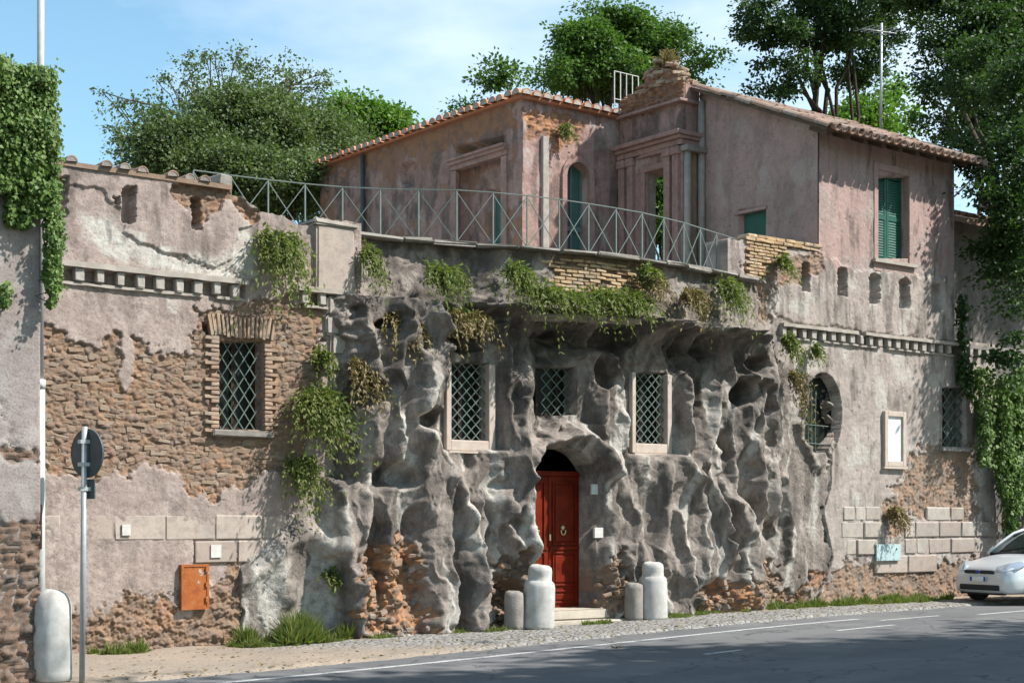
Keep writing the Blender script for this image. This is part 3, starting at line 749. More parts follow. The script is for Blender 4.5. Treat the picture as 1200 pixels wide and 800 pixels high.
    white = np.clip(sst(.12, .55, fbm(S*3.6+.3*w1, Z*.45, 4, 99))*(1-bare), 0, 1)*.75*(1-.6*sst(3.2, 4.4, Z))
    bare = np.maximum(bare, par*pb)
    crust_shade = .85*sst(.0, .5, fbm(S*2.4+.3*w1, Z*1.0, 5, 130)+.42*(np.minimum(Z, 4.9)-3.75))*(1-par)+par*.8*sst(.0, .45, fbm(S*2.2, Z*2.6, 4, 131)+.5*sst(5.6, 5.85, Z))  # lichen crust; its thickening towards the ledge also paints in the shade there
    return d, {'bare': np.clip(bare, 0, 1), 'warm': warm, 'white': white, 'crust_shade': np.clip(crust_shade, 0, .9), 'cell': cid}, (.05*w2+.04*fbm(S*4, Z*4, 2, 120), -.06*np.clip(d-.3, 0, .5)*0+.03*w2*(1-par))
def top_rock(S): return np.where(S > 20.0, 5.6, 5.86)
def fn_rock2(S, Z, px, py):
    r = fn_rock(S, Z, px, py); d, at, (ds, dz) = r
    q = proj(S, np.full_like(S, -.32), Z)
    safe = np.ones_like(S)
    for x0, x1, y0, y1 in ((508, 590, 410, 535), (725, 798, 422, 540), (622, 692, 415, 500), (605, 692, 505, 740)):
        e = np.maximum(np.maximum(x0-q[0], q[0]-x1), np.maximum(y0-q[1], q[1]-y1)); safe = np.minimum(safe, sst(0, 12, e))
    return d, at, (ds*safe, dz*safe)
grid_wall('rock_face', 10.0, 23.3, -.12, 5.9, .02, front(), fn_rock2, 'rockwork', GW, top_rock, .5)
# loose rubble and brickbats showing at the foot: one object a stone
piece('rubble', [(.33, .22, .15), (.42, .25, .15), (.27, .21, .165), (.48, .30, .18), (.24, .18, .14), (.36, .30, .25)], stain=(.14, .11, .09))
rub = [chamfered('stone', .10+.07*random.random(), .12, .05+.04*random.random(), .014, .010, 'rubble') for _ in range(9)]
S_, Z_, D_, A_ = LAST
cand = np.argwhere((A_['bare'] > .7) & (Z_ > .08) & (Z_ < 2.0)); rng.shuffle(cand); used = []
for i_, j_ in cand:
    x_, z_, d_ = S_[i_, j_], Z_[i_, j_], D_[i_, j_]
    if d_ < .1 or any(abs(x_-u[0]) < .12 and abs(z_-u[1]) < .07 for u in used): continue
    used.append((x_, z_)); k_ = random.uniform(.7, 1.25)
    put('stone', random.choice(rub), (x_, -d_+.045+random.uniform(-.012, .02), z_), GW, (random.uniform(-.3, .3), random.uniform(-.4, .4), random.uniform(-.4, .4)), (k_, 1, k_))
    if len(used) >= 170: break
# the pale slab that juts over the door bay
pts = [P(630+i*13, 366+i*.9, -.78) for i in range(11)]
for a, b_ in zip(pts[::3][:-1], pts[::3][1:]):
    wl = (b_-a).length
    put('slab', chamfered('slab', wl-.015, .34, .085, .018, .012, 'pale_block', 2), ((a.x+b_.x)/2, -float(curve((a.x+b_.x)/2))+.02, (a.z+b_.z)/2-.03), GW, (0, 0, math.atan2(float(curve(a.x)-curve(b_.x)), b_.x-a.x)))
# coping stones along the curved parapet
xs = 11.95
while xs < 20.0:
    wl = random.uniform(.45, .85); x2 = min(xs+wl, 20.1); ya, yb = -float(curve(xs)), -float(curve(x2)); ln = math.hypot(x2-xs, yb-ya)
    put('coping', chamfered('coping', ln-.01, .40, random.uniform(.055, .085), .02, .012, 'coping_stone', 2), ((xs+x2)/2, (ya+yb)/2+.15, 5.885+random.uniform(-.012, .012)), GW, (random.uniform(-.03, .03), random.uniform(-.015, .015), math.atan2(yb-ya, x2-xs)))
    xs = x2
# bare brick strip in the parapet
pbr = [chamfered('brick', .2, .1, .042, .006, .005, 'yellow_brick') for _ in range(4)]
z_ = 5.30; r_ = 0
while z_ < 5.78:
    x_ = 14.95+(.1 if r_ % 2 else 0)
    while x_ < 17.6:
        q = proj(x_, -float(curve(x_))+.1, z_); sdv = float(sdpoly(np.array([q[0]]), np.array([q[1]]), [(640, 302), (665, 300), (728, 306), (752, 318), (756, 346), (640, 346)])[0])
        if sdv < -2+random.uniform(-3, 3) and random.random() > .1:
            put('brick', random.choice(pbr), (x_, -float(curve(x_))+.14+random.uniform(-.015, .015), z_), GW, (0, random.uniform(-.03, .03), -math.atan2(float(curve(x_+.1)-curve(x_-.1)), .2)))
        x_ += .215
    z_ += .058; r_ += 1
lattice_window(GW, 527, 571, 427, 515, -.33, 4, 7, (.09, .12, .16, 'marble'), back=.29)
lattice_window(GW, 743, 780, 439, 519, -.33, 4, 7, (.08, .10, .16, 'marble'), back=.29)
lattice_window(GW, 636, 685, 431, 486, -.20, 4, 4, None, False, back=.24)
# door
a, b_ = Vector((DXA-.02, DY, .30)), Vector((DXB, DY, DZ1))
dr = MB().box((a.x-.05, DY, a.z), (b_.x+.05, DY+.025, b_.z+.12)).build('door', 'dark_timber', GW)
rel(link('transom', MB().box((a.x, DY-.05, b_.z-.435), (b_.x, DY-.002, b_.z-.36)).mesh('transom'), 'red_door'), dr)
lw = (b_.x-a.x)/2; cxd = (a.x+b_.x)/2
for sgn in (-1, 1):
    x0, x1 = (a.x+.01, cxd-.006) if sgn < 0 else (cxd+.006, b_.x-.01)
    lf = MB().box((x0, DY-.03, a.z+.015), (x1, DY-.002, b_.z-.44)); lf.v = lf.v
    lo = rel(link('leaf', lf.mesh('leaf'), 'red_door'), dr); md = lo.modifiers.new('bevel', 'BEVEL'); md.width = .006; md.segments = 2
    h = b_.z-.46-a.z
    for v0, v1 in ((.05, .15), (.18, .44), (.49, .97)):
        pn = MB(); z0, z1 = a.z+h*v0, a.z+h*v1; u0, u1 = x0+.07, x1-.07
        for q in ((u0, u1, z0, z0+.03), (u0, u1, z1-.03, z1), (u0, u0+.03, z0+.03, z1-.03), (u1-.03, u1, z0+.03, z1-.03)): pn.box((q[0], DY-.055, q[2]), (q[1], DY-.029, q[3]))
        pn.box((u0+.06, DY-.047, z0+.06), (u1-.06, DY-.029, z1-.06))
        po = rel(link('panel', pn.mesh('panel'), 'red_door'), dr); md = po.modifiers.new('bevel', 'BEVEL'); md.width = .008; md.segments = 2
    mr = MB().box((x0+.02, DY-.06, a.z+h*.455), (x1-.02, DY-.029, a.z+h*.475)); rel(link('rail', mr.mesh('rail'), 'red_door'), dr)
    kn = MB().lathe([(.012, 0), (.034, .01), (.042, .03), (.034, .05), (.01, .06)], 14); kn.v = [(v[0], -v[2], v[1]) for v in kn.v]
    kx = cxd+sgn*lw*.42
    rg = []
    for i in range(15):
        th = math.pi*(-.1+1.2*i/14)+math.pi; rg.append((.045*math.cos(th), -.045, -.05+.06*math.sin(th)))
    kn.tube(rg, .011, 6)
    kn.v = [(v[0]+kx, v[1]+DY-.03, v[2]+a.z+h*.62) for v in kn.v]
    rel(link('knocker', kn.mesh('knocker', True), 'brass'), dr)
lk = MB().box((cxd+.02, DY-.04, a.z+h*.515+.02), (cxd+.05, DY-.029, a.z+h*.515+.12)); rel(link('lock', lk.mesh('lock'), 'brass'), dr)
fr = MB().box((b_.x-.005, -.37, .16), (b_.x+.07, DY+.03, b_.z-.55)).build('door_jamb', 'grey_cement', GW, bevel=.015)
MB().box((a.x-.10, -.34, .16), (a.x+.01, DY+.03, b_.z-.6)).build('door_jamb', 'grey_cement', GW, bevel=.015)

# ------------------------------------------------------------------ terrace floor behind the parapet
def curve_y(x_): return -float(curve(x_))
xs = [11.95+.3*i for i in range(27)]
mb = MB(); o = []
outl = [(x_, curve_y(x_)+.30) for x_ in xs]+[(20.05, .9), (22.0, .9), (22.0, 14.0), (7.2, 14.0), (7.2, .9), (11.95, .9)]
mb.prism(outl, lambda u, v: (u, v, 5.70), lambda u, v: (u, v, 5.84)); ter = mb.build('terrace_floor', 'terrace'); ter['kind'] = 'structure'

# ------------------------------------------------------------------ right-hand house with its street wall
HX0, HX1, HY1 = 21.9, 25.98, 3.05
HS = empty('pink_house', (23.9, .2, hg(23.9)), 'two-storey pink plaster house with green shutters and a lean-to clay tile roof', 'house')
def top_house(S): return np.where(S < HX0-.005, 6.64+.03*fbm(S*6, S*0, 2, 4), np.where(S < HX1+.01, 8.95, 5.33))
BR1 = [(1058, 545), (1085, 520), (1140, 520), (1140, 610), (1060, 606), (1035, 600), (1050, 570)]
def fn_house(S, Z, px, py):
    nn = fbm(S*4, Z*4, 4, 201); fine = fbm(S*14, Z*14, 3, 208); w1 = fbm(S*1.3, Z*1.3, 3, 211)
    d = .03+.012*w1+.004*fine
    bare = 1-sst(-1.5, 1.5, sdpoly(px, py, BR1)+12*nn+4*fine)
    bare = np.maximum(bare, 1-sst(-1.5, 1.5, sdpoly(px, py, [(960, 690), (990, 655), (1060, 660), (1150, 655), (1200, 680), (1200, 730), (950, 730)])+10*nn+4*fine))
    bare = np.maximum(bare, 1-sst(-1.5, 1.5, sdpoly(px, py, [(868, 290), (960, 300), (958, 322), (925, 335), (905, 330), (900, 360), (895, 380), (880, 380)])+9*nn+3*fine))
    bare = np.maximum(bare, 1-sst(-1, 1, sdpoly(px, py, [(1030, 592), (1062, 590), (1064, 625), (1036, 632)])+5*nn))
    f1, f2, cid = voro(S*9+.4*nn, Z*13+.4*nn, 43)
    d = d-bare*(.035-.03*sst(0, .4, f2-f1)*cid-.02*nn)
    # thicker render with broken edge on the slot band
    sdA = sdpoly(px, py, [(900, 300), (958, 296), (1000, 316), (1040, 318), (1110, 326), (1110, 400), (905, 374)])+5*nn+2*fine
    A = 1-sst(-1, 1, sdA); d = d+.03*A
    for x0, x1, y0, y1 in ((938, 946, 308, 342), (979, 990, 314, 347), (1016, 1028, 321, 356), (1051, 1063, 326, 361), (1089, 1100, 333, 366)):
        xc, hw = (x0+x1)/2, (x1-x0)/2
        e = np.where(py < y0+hw, np.hypot(px-xc, py-y0-hw)-hw, np.maximum(np.abs(px-xc)-hw, py-y1))+1.2*fine
        d = d-.16*(1-sst(-.7, .7, e))
    ho = np.where((px > 1027) & (px < 1063) & (py > 207) & (py < 303), 1, 0)
    d = np.where(ho == 1, -.24, d)
    d = np.where((px > 1103) & (px < 1130) & (py > 454) & (py < 523), -.28, d)
    el = np.hypot((px-963)/22, (py-487)/50); d = np.where(el < 1, -.45, d)
    d = np.where((sdpoly(px, py, ROCK) < -16) & (Z < 5.2), -.45, d)
    pock = voro(S*2.3, Z*2.3, 301, 1.0)[0]; d = d-.014*(1-sst(.03, .07, pock))
    cr = sdline(px+9*nn, py+9*fine, [(1112, 540), (1122, 560), (1140, 575)]); d = d-.03*(1-sst(.4, 1.8, cr))
    alt = np.clip(sst(322, 300, py+14*nn+6*w1)*(px > 950), 0, 1)*(1-.55*sst(.15, .5, w1))
    white = .7*sst(.15, .6, fbm(S*1.5, Z*1.5, 4, 77))*(py > 315)
    d = np.where((Z > 5.025) & (Z < 5.195) & (px > 918), d-.11, d)
    crust_shade = .6*sst(.15, .6, fbm(S*4.0, Z*.9, 4, 137)+.2*((Z > 5.2) & (Z < 6.6)))
    return d, {'bare': bare, 'warm': .35*bare, 'white': white, 'alt': alt, 'crust_shade': np.clip(crust_shade, 0, .7), 'cell': cid}
grid_wall('street_face', 19.5, 27.4, -.1, 8.96, .02, front(), fn_house, 'house_plaster', HS, top_house, .5)
def top_side(S): return 8.80+(S+.46)*.4274-.03
def fn_side(S, Z, px, py):
    nn = fbm(S*4, Z*4, 4, 221); w1 = fbm(S*1.3, Z*1.3, 3, 222)
    d = .012*w1
    pock = voro(S*2.6, Z*2.6, 303, 1.0)[0]; d = d-.025*(1-sst(.05, .11, pock))
    d = np.where((px > 866) & (px < 897) & (py > 247-(px-866)*.2) & (py < 330), -.16, d)
    return d, {'bare': .0*S, 'warm': 0*S, 'white': .3*sst(.2, .6, w1), 'alt': 0*S, 'crust_shade': .22*sst(.15, .6, fbm(S*2.5, Z*.7, 4, 138))}
grid_wall('side_wall', -.01, HY1, 5.7, 10.28, .025, lambda s, z, d: (HX0-d, s, z), fn_side, 'pink_house', HS, top_side, .0)
mb = MB()                                                 # back and far walls
mb.add([(HX0+.02, HY1, -.1), (HX1, HY1, -.1), (HX1, HY1, 10.2), (HX0+.02, HY1, 10.2)], [(0, 1, 2, 3)])
mb.add([(HX1, .4, -.1), (HX1, HY1, -.1), (HX1, HY1, 10.2), (HX1, .4, 8.95)], [(0, 1, 2, 3)])
mb.add([(HX0+.45, .05, 5.6), (HX0+.45, HY1, 5.6), (HX0+.45, HY1, 10.2), (HX0+.45, .05, 8.7)], [(0, 1, 2, 3)])
mb.build('rear_wall', 'pink_house', HS)
# door in the side wall
a, b_ = Q(866, 330, HX0), Q(897, 245, HX0)
MB().box((HX0+.13, b_.y+.02, 5.85), (HX0+.15, a.y-.02, b_.z)).build('side_door', 'green_shutter', HS)
lin = MB().box((HX0-.03, b_.y-.05, b_.z), (HX0+.1, a.y+.1, b_.z+.06)).build('lintel', 'pink_house', HS)
# roof
RA = math.atan2(10.36-8.80, 3.65); RY0, RZ0 = -.46, 8.80
def rpt(x_, s, up=0):
    return (x_, RY0+s*math.cos(RA)-up*math.sin(RA), RZ0+s*math.sin(RA)+up*math.cos(RA))
RL = 4.0
rf = MB().add([rpt(HX0-.28, 0, -.03), rpt(HX1+.32, 0, -.03), rpt(HX1+.32, RL, -.03), rpt(HX0-.28, RL, -.03), rpt(HX0-.28, 0, .03), rpt(HX1+.32, 0, .03), rpt(HX1+.32, RL, .03), rpt(HX0-.28, RL, .03)],
              [(0, 3, 2, 1), (4, 5, 6, 7), (0, 1, 5, 4), (1, 2, 6, 5), (2, 3, 7, 6), (3, 0, 4, 7)]).build('roof', 'timber', HS)
tl = tile_mesh('tile', .47, .095, 'roof_tile', .8)
tlu = tile_mesh('tile', .47, .095, 'roof_tile', .8)
x_ = HX0-.24; i = 0
while x_ < HX1+.32:
    for j in range(9):
        s = .40+j*.42
        if s > RL+.1: continue
        put('tile', tl, rpt(x_+random.uniform(-.015, .015), s-.42*0+random.uniform(-.02, .03), .045+random.uniform(0, .012)), rf, (RA+random.uniform(-.03, .05), random.uniform(-.06, .06), random.uniform(-.05, .05)))
    put('tile', tlu, rpt(x_+.105, .36+random.uniform(-.03, .02), .10), rf, (-RA, math.pi, 0))
    x_ += .212; i += 1
for x_ in np.arange(HX0-.1, HX1+.3, .52):                 # rafter ends under the eave
    MB().bar(rpt(x_, .1, -.075), rpt(x_, .55, -.075), .07, .09).build('rafter', 'timber', rf)
MB().bar((HX1+.30, -.40, 8.66), (HX1+.02, -.02, 8.2), .03).build('downpipe_elbow', 'lime_trim', HS)
# shuttered window
a, b_ = P(1027, 303), P(1063, 207); cx = (a.x+b_.x)/2
wn = MB().box((a.x-.02, .205, a.z-.02), (b_.x+.02, .22, b_.z+.02)).build('window', 'dark_glass', HS)
for u0, u1 in ((a.x+.005, cx-.006), (cx+.006, b_.x-.005)):
    sh = MB()
    for q in ((u0, u0+.06, a.z, b_.z), (u1-.06, u1, a.z, b_.z), (u0+.06, u1-.06, a.z, a.z+.08), (u0+.06, u1-.06, b_.z-.08, b_.z), (u0+.06, u1-.06, (a.z+b_.z)/2-.04, (a.z+b_.z)/2+.04)): sh.box((q[0], .13, q[2]), (q[1], .17, q[3]))
    z_ = a.z+.1
    while z_ < b_.z-.1:
        sh.add([(u0+.05, .135, z_), (u1-.05, .135, z_), (u1-.05, .15, z_+.045), (u0+.05, .15, z_+.045), (u0+.05, .139, z_-.006), (u1-.05, .139, z_-.006)], [(0, 1, 2, 3), (0, 1, 5, 4)]); z_ += .05
    rel(link('shutter', sh.mesh('shutter'), 'green_shutter'), wn)
fr = MB()
for q in ((a.x-.13, a.x-.0, a.z-.02, b_.z+.14), (b_.x, b_.x+.13, a.z-.02, b_.z+.14), (a.x, b_.x, b_.z, b_.z+.14)): fr.box((q[0], -.055, q[2]), (q[1], .1, q[3]))
fo = rel(link('frame', fr.mesh('frame'), 'pink_house'), wn); md = fo.modifiers.new('bevel', 'BEVEL'); md.width = .01
rel(link('sill', MB().box((a.x-.18, -.13, a.z-.085), (b_.x+.18, .08, a.z-.022)).mesh('sill'), 'lime_trim'), wn)
rel(link('apron', MB().box((a.x-.15, -.06, a.z-.24), (b_.x+.15, 0, a.z-.087)).mesh('apron'), 'pink_house'), wn)
# cornice with dentils
ledge('cornice', P(912, 380).x, HX1, 5.20, 5.26, -.15, HS, 'lime_trim', 13, ((22.9, 23.1),))
ledge('fillet', P(930, 392).x, HX1, 4.99, 5.02, -.075, HS, 'lime_trim', 15, ((21.6, 22.0), (23.6, 23.8)))
x_ = P(914, 384).x
while x_ < HX1:
    if random.random() > .03: put('dentil', random.choice(dent), (x_, -.06, 5.11+random.uniform(-.008, .008)), HS, (0, random.uniform(-.04, .04), 0), (1, 1, .95))
    x_ += .27
# stone courses of the plinth
def rowpx(pxs, yy): return [P(q, yy).x for q in pxs]
blockrow(HS, rowpx((986, 1000, 1012, 1030), 602), 1.70, 1.98, -.004, 'pale_block', .018)
blockrow(HS, rowpx((1084, 1112, 1128), 602), 1.70, 1.98, -.004, 'pale_block', .018)
blockrow(HS, rowpx((984, 1010, 1034), 623), 1.37, 1.69, -.006, 'pale_block', .018)
blockrow(HS, rowpx((1058, 1070, 1098, 1124, 1142, 1168), 623), 1.37, 1.69, -.006, 'pale_block', .018)
blockrow(HS, rowpx((990, 1002, 1026), 645), 1.05, 1.36, -.003, 'pale_block', .018)
blockrow(HS, rowpx((1058, 1072, 1086, 1112, 1140, 1166), 645), 1.05, 1.36, -.003, 'pale_block', .018)
blockrow(HS, rowpx((1024, 1062, 1096), 670), .68, 1.04, .0, 'block', .02)
# brick coping and brick corner of the low parapet
ybm = [chamfered('brick', .235, .26, .06, .008, .006, 'yellow_brick') for _ in range(3)]
pa, pb_ = P(872, 283), P(962, 292); zt = 6.69
x_ = pa.x+.1
while x_ < pb_.x:
    for q in (0, 1): put('brick', random.choice(ybm), (x_+q*.06, .06+random.uniform(-.01, .01), zt+.062*q), HS, (0, random.uniform(-.01, .01), random.uniform(-.02, .02)))
    x_ += .245
z_ = 6.62; r_ = 0
while z_ > 5.95:
    x_ = pa.x+.02+(.1 if r_ % 2 else .0)
    lim = pa.x+(.95 if z_ > 6.45 else .7 if z_ > 6.3 else .45)+random.uniform(-.12, .12)
    while x_ < lim:
        put('brick', random.choice(pbr), (x_+.08, .0+random.uniform(-.012, .012), z_), HS, (0, random.uniform(-.02, .02), 0)); x_ += .212
    z_ -= .058; r_ += 1
lattice_window(HS, 1103, 1130, 454, 523, 0, 3, 5, None, True, .022)
# irregular oval opening with a bent iron grid
a, b_ = P(944, 536), P(984, 438)
ov = MB().box((a.x-.1, .22, a.z-.08), (b_.x+.35, .25, b_.z+.12)).build('oval_window', 'dark_glass', HS)
g = MB()
for i in range(4):
    u = a.x+.12+i*.1; g.tube([(u, .12, a.z+.02), (u-.03, .11, a.z+.5), (u-.06+.02*i, .12, b_.z-.25-.06*abs(i-1.5))], .009, 5)
for z_ in (a.z+.28, a.z+.62): g.tube([(a.x+.02, .10, z_), (b_.x-.2, .10, z_-.02)], .009, 5)
rel(link('grille', g.mesh('grille'), 'iron_green'), ov)

# ------------------------------------------------------------------ annex right of the house, in the shade of the tree
AN = empty('shaded_annex', (27.5, .3, hg(27)), 'dim grey low annex past the pink house, behind hanging ivy', 'house')
def fn_annex(S, Z, px, py):
    nn = fbm(S*4, Z*4, 4, 231)
    d = .02*nn-.55*sst(5.30, 5.34, Z)-.2*(S < 27.35)*(Z < 5.32)
    d = np.where((px > 1118) & (px < 1133) & (py > 258) & (py < 325), -.75, d)
    return d, {'bare': 0*S, 'warm': 0*S, 'white': 0*S, 'alt': 0*S}
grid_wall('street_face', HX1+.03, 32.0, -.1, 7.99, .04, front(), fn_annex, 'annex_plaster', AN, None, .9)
rf = MB().add([(HX1+.03, -.02, 7.72), (32.3, -.02, 7.72), (32.3, 3.5, 8.9), (HX1+.03, 3.5, 8.9), (HX1+.03, -.02, 7.82), (32.3, -.02, 7.82), (32.3, 3.5, 9.0), (HX1+.03, 3.5, 9.0)],
              [(0, 3, 2, 1), (4, 5, 6, 7), (0, 1, 5, 4), (1, 2, 6, 5), (2, 3, 7, 6), (3, 0, 4, 7)]).build('roof', 'roof_tile', AN)
for k in range(24): put('tile', tl, (HX1+.15+k*.25, .4, 7.99), rf, (.32, random.uniform(-.05, .05), 0))
for (q0, q1) in ((1119, 1132), (1152, 1166)):
    a, b_ = P(q0, 325, .62), P(q1, 262, .62)
    wn = MB().box((a.x, .66, a.z), (b_.x, .70, b_.z)).build('window', 'dark_glass', AN)
    rel(link('shutter', MB().box((a.x+.02, .60, a.z), ((a.x+b_.x)/2, .64, b_.z)).mesh('shutter'), 'green_shutter'), wn)
ledge('cornice', HX1+.05, 31, 5.18, 5.25, -.12, AN, 'grey_cement', 19)  # darker than the house cornice: the tree's shade is put into the colour
x_ = HX1+.2
while x_ < 29.5:
    put('dentil', random.choice(dent), (x_, -.07, 5.09), AN); x_ += .27

# ------------------------------------------------------------------ pavilion on the terrace
PX, PY0, PY1, PZ = 18.83, 4.89, 12.6, 10.02
PV = empty('terrace_pavilion', (PX+1.3, 8.5, 5.84), 'reddish plaster pavilion with a red tiled edge standing on the terrace', 'pavilion')
def fn_pl(S, Z, px, py):
    nn = fbm(S*4, Z*4, 4, 241); w1 = fbm(S*1.1, Z*1.1, 3, 242); fine = fbm(S*14, Z*14, 3, 243)
    d = .02*w1+.008*fine
    bare = 1-sst(-2, 2, sdpoly(px, py, [(380, 190), (600, 118), (606, 150), (560, 160), (530, 175), (470, 180), (400, 205)])+14*nn)
    bare = np.maximum(bare, sst(.25, .5, w1+.5*nn)*.8)
    d = d-bare*.02
    d = np.where((px > 535) & (px < 590) & (py > 172-(px-535)*.22) & (py < 300), -.28, d)
    d = np.where((px > 560) & (px < 590) & (py > 220) & (py < 300), -.5, d)
    el = np.hypot((px-480)/11, (py-204)/15); d = np.where(el < 1, d-.15, d)
    white = .9*sst(.1, .5, nn+w1)*(1-sst(-10, 10, sdpoly(px, py, [(455, 215), (500, 215), (495, 260), (450, 262)])))
    return d, {'bare': bare, 'warm': .5*bare, 'white': white, 'crust_shade': .7*sst(.0, .5, fbm(S*2.6, Z*1.0, 5, 139)+.12)}
grid_wall('side_wall', PY0, PY1, 5.8, PZ, .035, lambda s, z, d: (PX-d, s, z), fn_pl, 'pink_plaster', PV, None, .0)
def fn_pf(S, Z, px, py):
    nn = fbm(S*4, Z*4, 4, 251); w1 = fbm(S*1.1, Z*1.1, 3, 252); fine = fbm(S*14, Z*14, 3, 253)
    bare = 1-sst(-2, 2, sdpoly(px, py, [(612, 130), (690, 140), (680, 165), (650, 175), (640, 160), (612, 165)])+7*nn)
    f1, f2, cid = voro(S*5, Z*14, 61, .4)
    d = .02*w1+.006*fine-bare*(.05-.04*sst(0, .3, f2-f1)*(.3+cid))
    e = np.where(py < 205, np.hypot(px-676.5, (py-205)*1.0)-13.5, np.abs(px-676.5)-13.5)
    d = np.where(e < 0, -.30, d)
    return d, {'bare': bare, 'warm': bare, 'white': .4*sst(.2, .5, w1), 'crust_shade': .6*sst(.05, .5, fbm(S*3.2, Z*1.0, 5, 140))}
grid_wall('front_wall', PX, 21.42, 5.8, PZ, .025, front(PY0), fn_pf, 'pink_plaster', PV, None, .0)
mb = MB(); mb.add([(PX, PY1, 5.8), (21.42, PY1, 5.8), (21.42, PY1, PZ), (PX, PY1, PZ)], [(0, 1, 2, 3)]); mb.add([(21.42, PY0+.4, 5.8), (21.42, PY1, 5.8), (21.42, PY1, PZ), (21.42, PY0+.4, PZ)], [(0, 1, 2, 3)])
mb.build('rear_wall', 'pink_plaster', PV)
rf = MB().box((PX-.12, PY0-.12, PZ-.005), (21.5, PY1+.1, PZ+.05)).build('roof', 'red_tile', PV)
rtl = tile_mesh('tile', .42, .115, 'red_tile', .85, 7, .018, 'lime_trim')
y_ = PY0-.05
while y_ < PY1+.1:
    put('tile', rtl, (PX+.2, y_, PZ+.05), rf, (random.uniform(-.03, .03), random.uniform(-.03, .03)+0, -math.pi/2+random.uniform(-.04, .04))); y_ += .26
x_ = PX-.02
while x_ < 21.3:
    put('tile', rtl, (x_, PY0+.22, PZ+.05), rf, (.0, random.uniform(-.04, .04), random.uniform(-.04, .04))); x_ += .26
# dark downpipe, door recess, pilaster, arched door
a = Q(428, 210, PX); MB().tube([(PX-.07, a.y, 5.9), (PX-.07, a.y, 9.97)], .05, 8).build('drainpipe', 'dark_metal', PV, True)
a, b_ = Q(560, 290, PX), Q(590, 222, PX)
dr = MB().box((PX+.44, b_.y, 5.86), (PX+.47, a.y, b_.z)).build('terrace_door', 'teal_shutter', PV)
a, b_ = Q(530, 190, PX), Q(596, 165, PX)
for (dz, pr, hh) in ((0, .06, .10), (.10, .12, .07), (.17, .17, .05)):
    MB().box((PX-pr, b_.y, 9.0+dz), (PX+.1, a.y, 9.0+dz+hh)).build('moulding', 'pink_plaster', PV)
for q in (533, 592):
    a = Q(q, 200, PX); MB().box((PX-.05, a.y-.09, 5.86), (PX+.05, a.y+.09, 8.99)).build('pilaster', 'pink_plaster', PV, bevel=.01)
a, b_ = P(634, 230, PY0), P(641, 150, PY0)
MB().box((a.x, PY0-.07, 5.86), (b_.x, PY0+.02, 9.35)).build('pilaster', 'lime_trim', PV, bevel=.012)
a, b_ = P(663, 291, PY0), P(690, 193, PY0)
dr = MB().box((a.x-.05, PY0+.24, 5.86), (b_.x+.05, PY0+.27, b_.z+.1)).build('arched_door', 'teal_shutter', PV)
f = MB(); cx, hw = (a.x+b_.x)/2, (b_.x-a.x)/2
zc = b_.z-hw; ring = []
for i in range(13):
    th = math.pi*i/12; ring.append((math.cos(th), math.sin(th)))
arc = [(cx+hw*1.0*c_, zc+hw*s_) for c_, s_ in ring]; arc2 = [(cx+(hw+.12)*c_, zc+(hw+.12)*s_) for c_, s_ in ring]
outl = [(cx+hw+.12, 5.86)]+arc2+[(cx-hw-.12, 5.86), (cx-hw, 5.86)]+arc[::-1]+[(cx+hw, 5.86)]
for p_, q_, r_, s_ in zip([(cx+hw+.12, 5.86)]+arc2, arc2+[(cx-hw-.12, 5.86)], [(cx+hw, 5.86)]+arc, arc+[(cx-hw, 5.86)]):
    f.prism([p_, q_, s_, r_], lambda u, v: (u, PY0-.05, v), lambda u, v: (u, PY0+.05, v))
rel(link('frame', f.mesh('frame'), 'pink_plaster'), dr)
f = MB().box((cx-.02, PY0+.20, 5.9), (cx+.02, PY0+.24, b_.z)); f.box((a.x, PY0+.20, 6.0), (a.x+.06, PY0+.24, b_.z-.1)); f.box((b_.x-.06, PY0+.20, 6.0), (b_.x, PY0+.24, b_.z-.1)); f.box((a.x, PY0+.19, 7.6), (b_.x, PY0+.235, 7.7))
rel(link('door_frame', f.mesh('door_frame'), 'rail_paint'), dr)

# ------------------------------------------------------------------ baroque portal screen between pavilion and house
PT = empty('portal_screen', (21.6, 3.9, 5.84), 'ruined baroque portal with pediment, pilasters and a crumbling brick crown', 'portal')
TX0, TX1, TY0, TY1 = 21.38, 21.86, 3.02, 4.87
oa, ob = Q(757, 276, TX0), Q(783, 196, TX0)               # far and near side of the opening
def top_port(S): return 10.42+.40*np.exp(-((S-3.75)/.5)**2)+.05*fbm(S*5, S*0, 3, 71)
def fn_pt(S, Z, px, py):
    nn = fbm(S*4, Z*4, 4, 261); w1 = fbm(S*1.3, Z*1.3, 3, 262); fine = fbm(S*14, Z*14, 3, 263)
    bare = sst(9.9, 10.1, Z+.15*nn)
    f1, f2, cid = voro(S*6, Z*12, 62, .6)
    d = .015*w1+.006*fine-bare*(.07-.10*sst(0, .3, f2-f1)*(.2+cid))
    return d, {'bare': bare, 'warm': .35*bare, 'white': .3*sst(.2, .5, w1), 'crust_shade': .7*sst(.0, .5, fbm(S*3.6, Z*1.0, 5, 141))}
def holed(name, s0, s1, z0, z1, par): grid_wall(name, s0, s1, z0, z1, .025, lambda s, z, d: (TX0-d, s, z), fn_pt, 'pink_plaster', par, None, .09)
zb, zt_ = 7.0-.25, ob.z
holed('screen_pier', TY0, ob.y, 5.8, zt_, PT); holed('screen_pier', oa.y, TY1, 5.8, zt_, PT); holed('screen_sill', ob.y+.001, oa.y-.001, 5.8, zb, PT)
grid_wall('screen_head', TY0, TY1, zt_, 10.95, .025, lambda s, z, d: (TX0-d, s, z), fn_pt, 'pink_plaster', PT, top_port, .09)
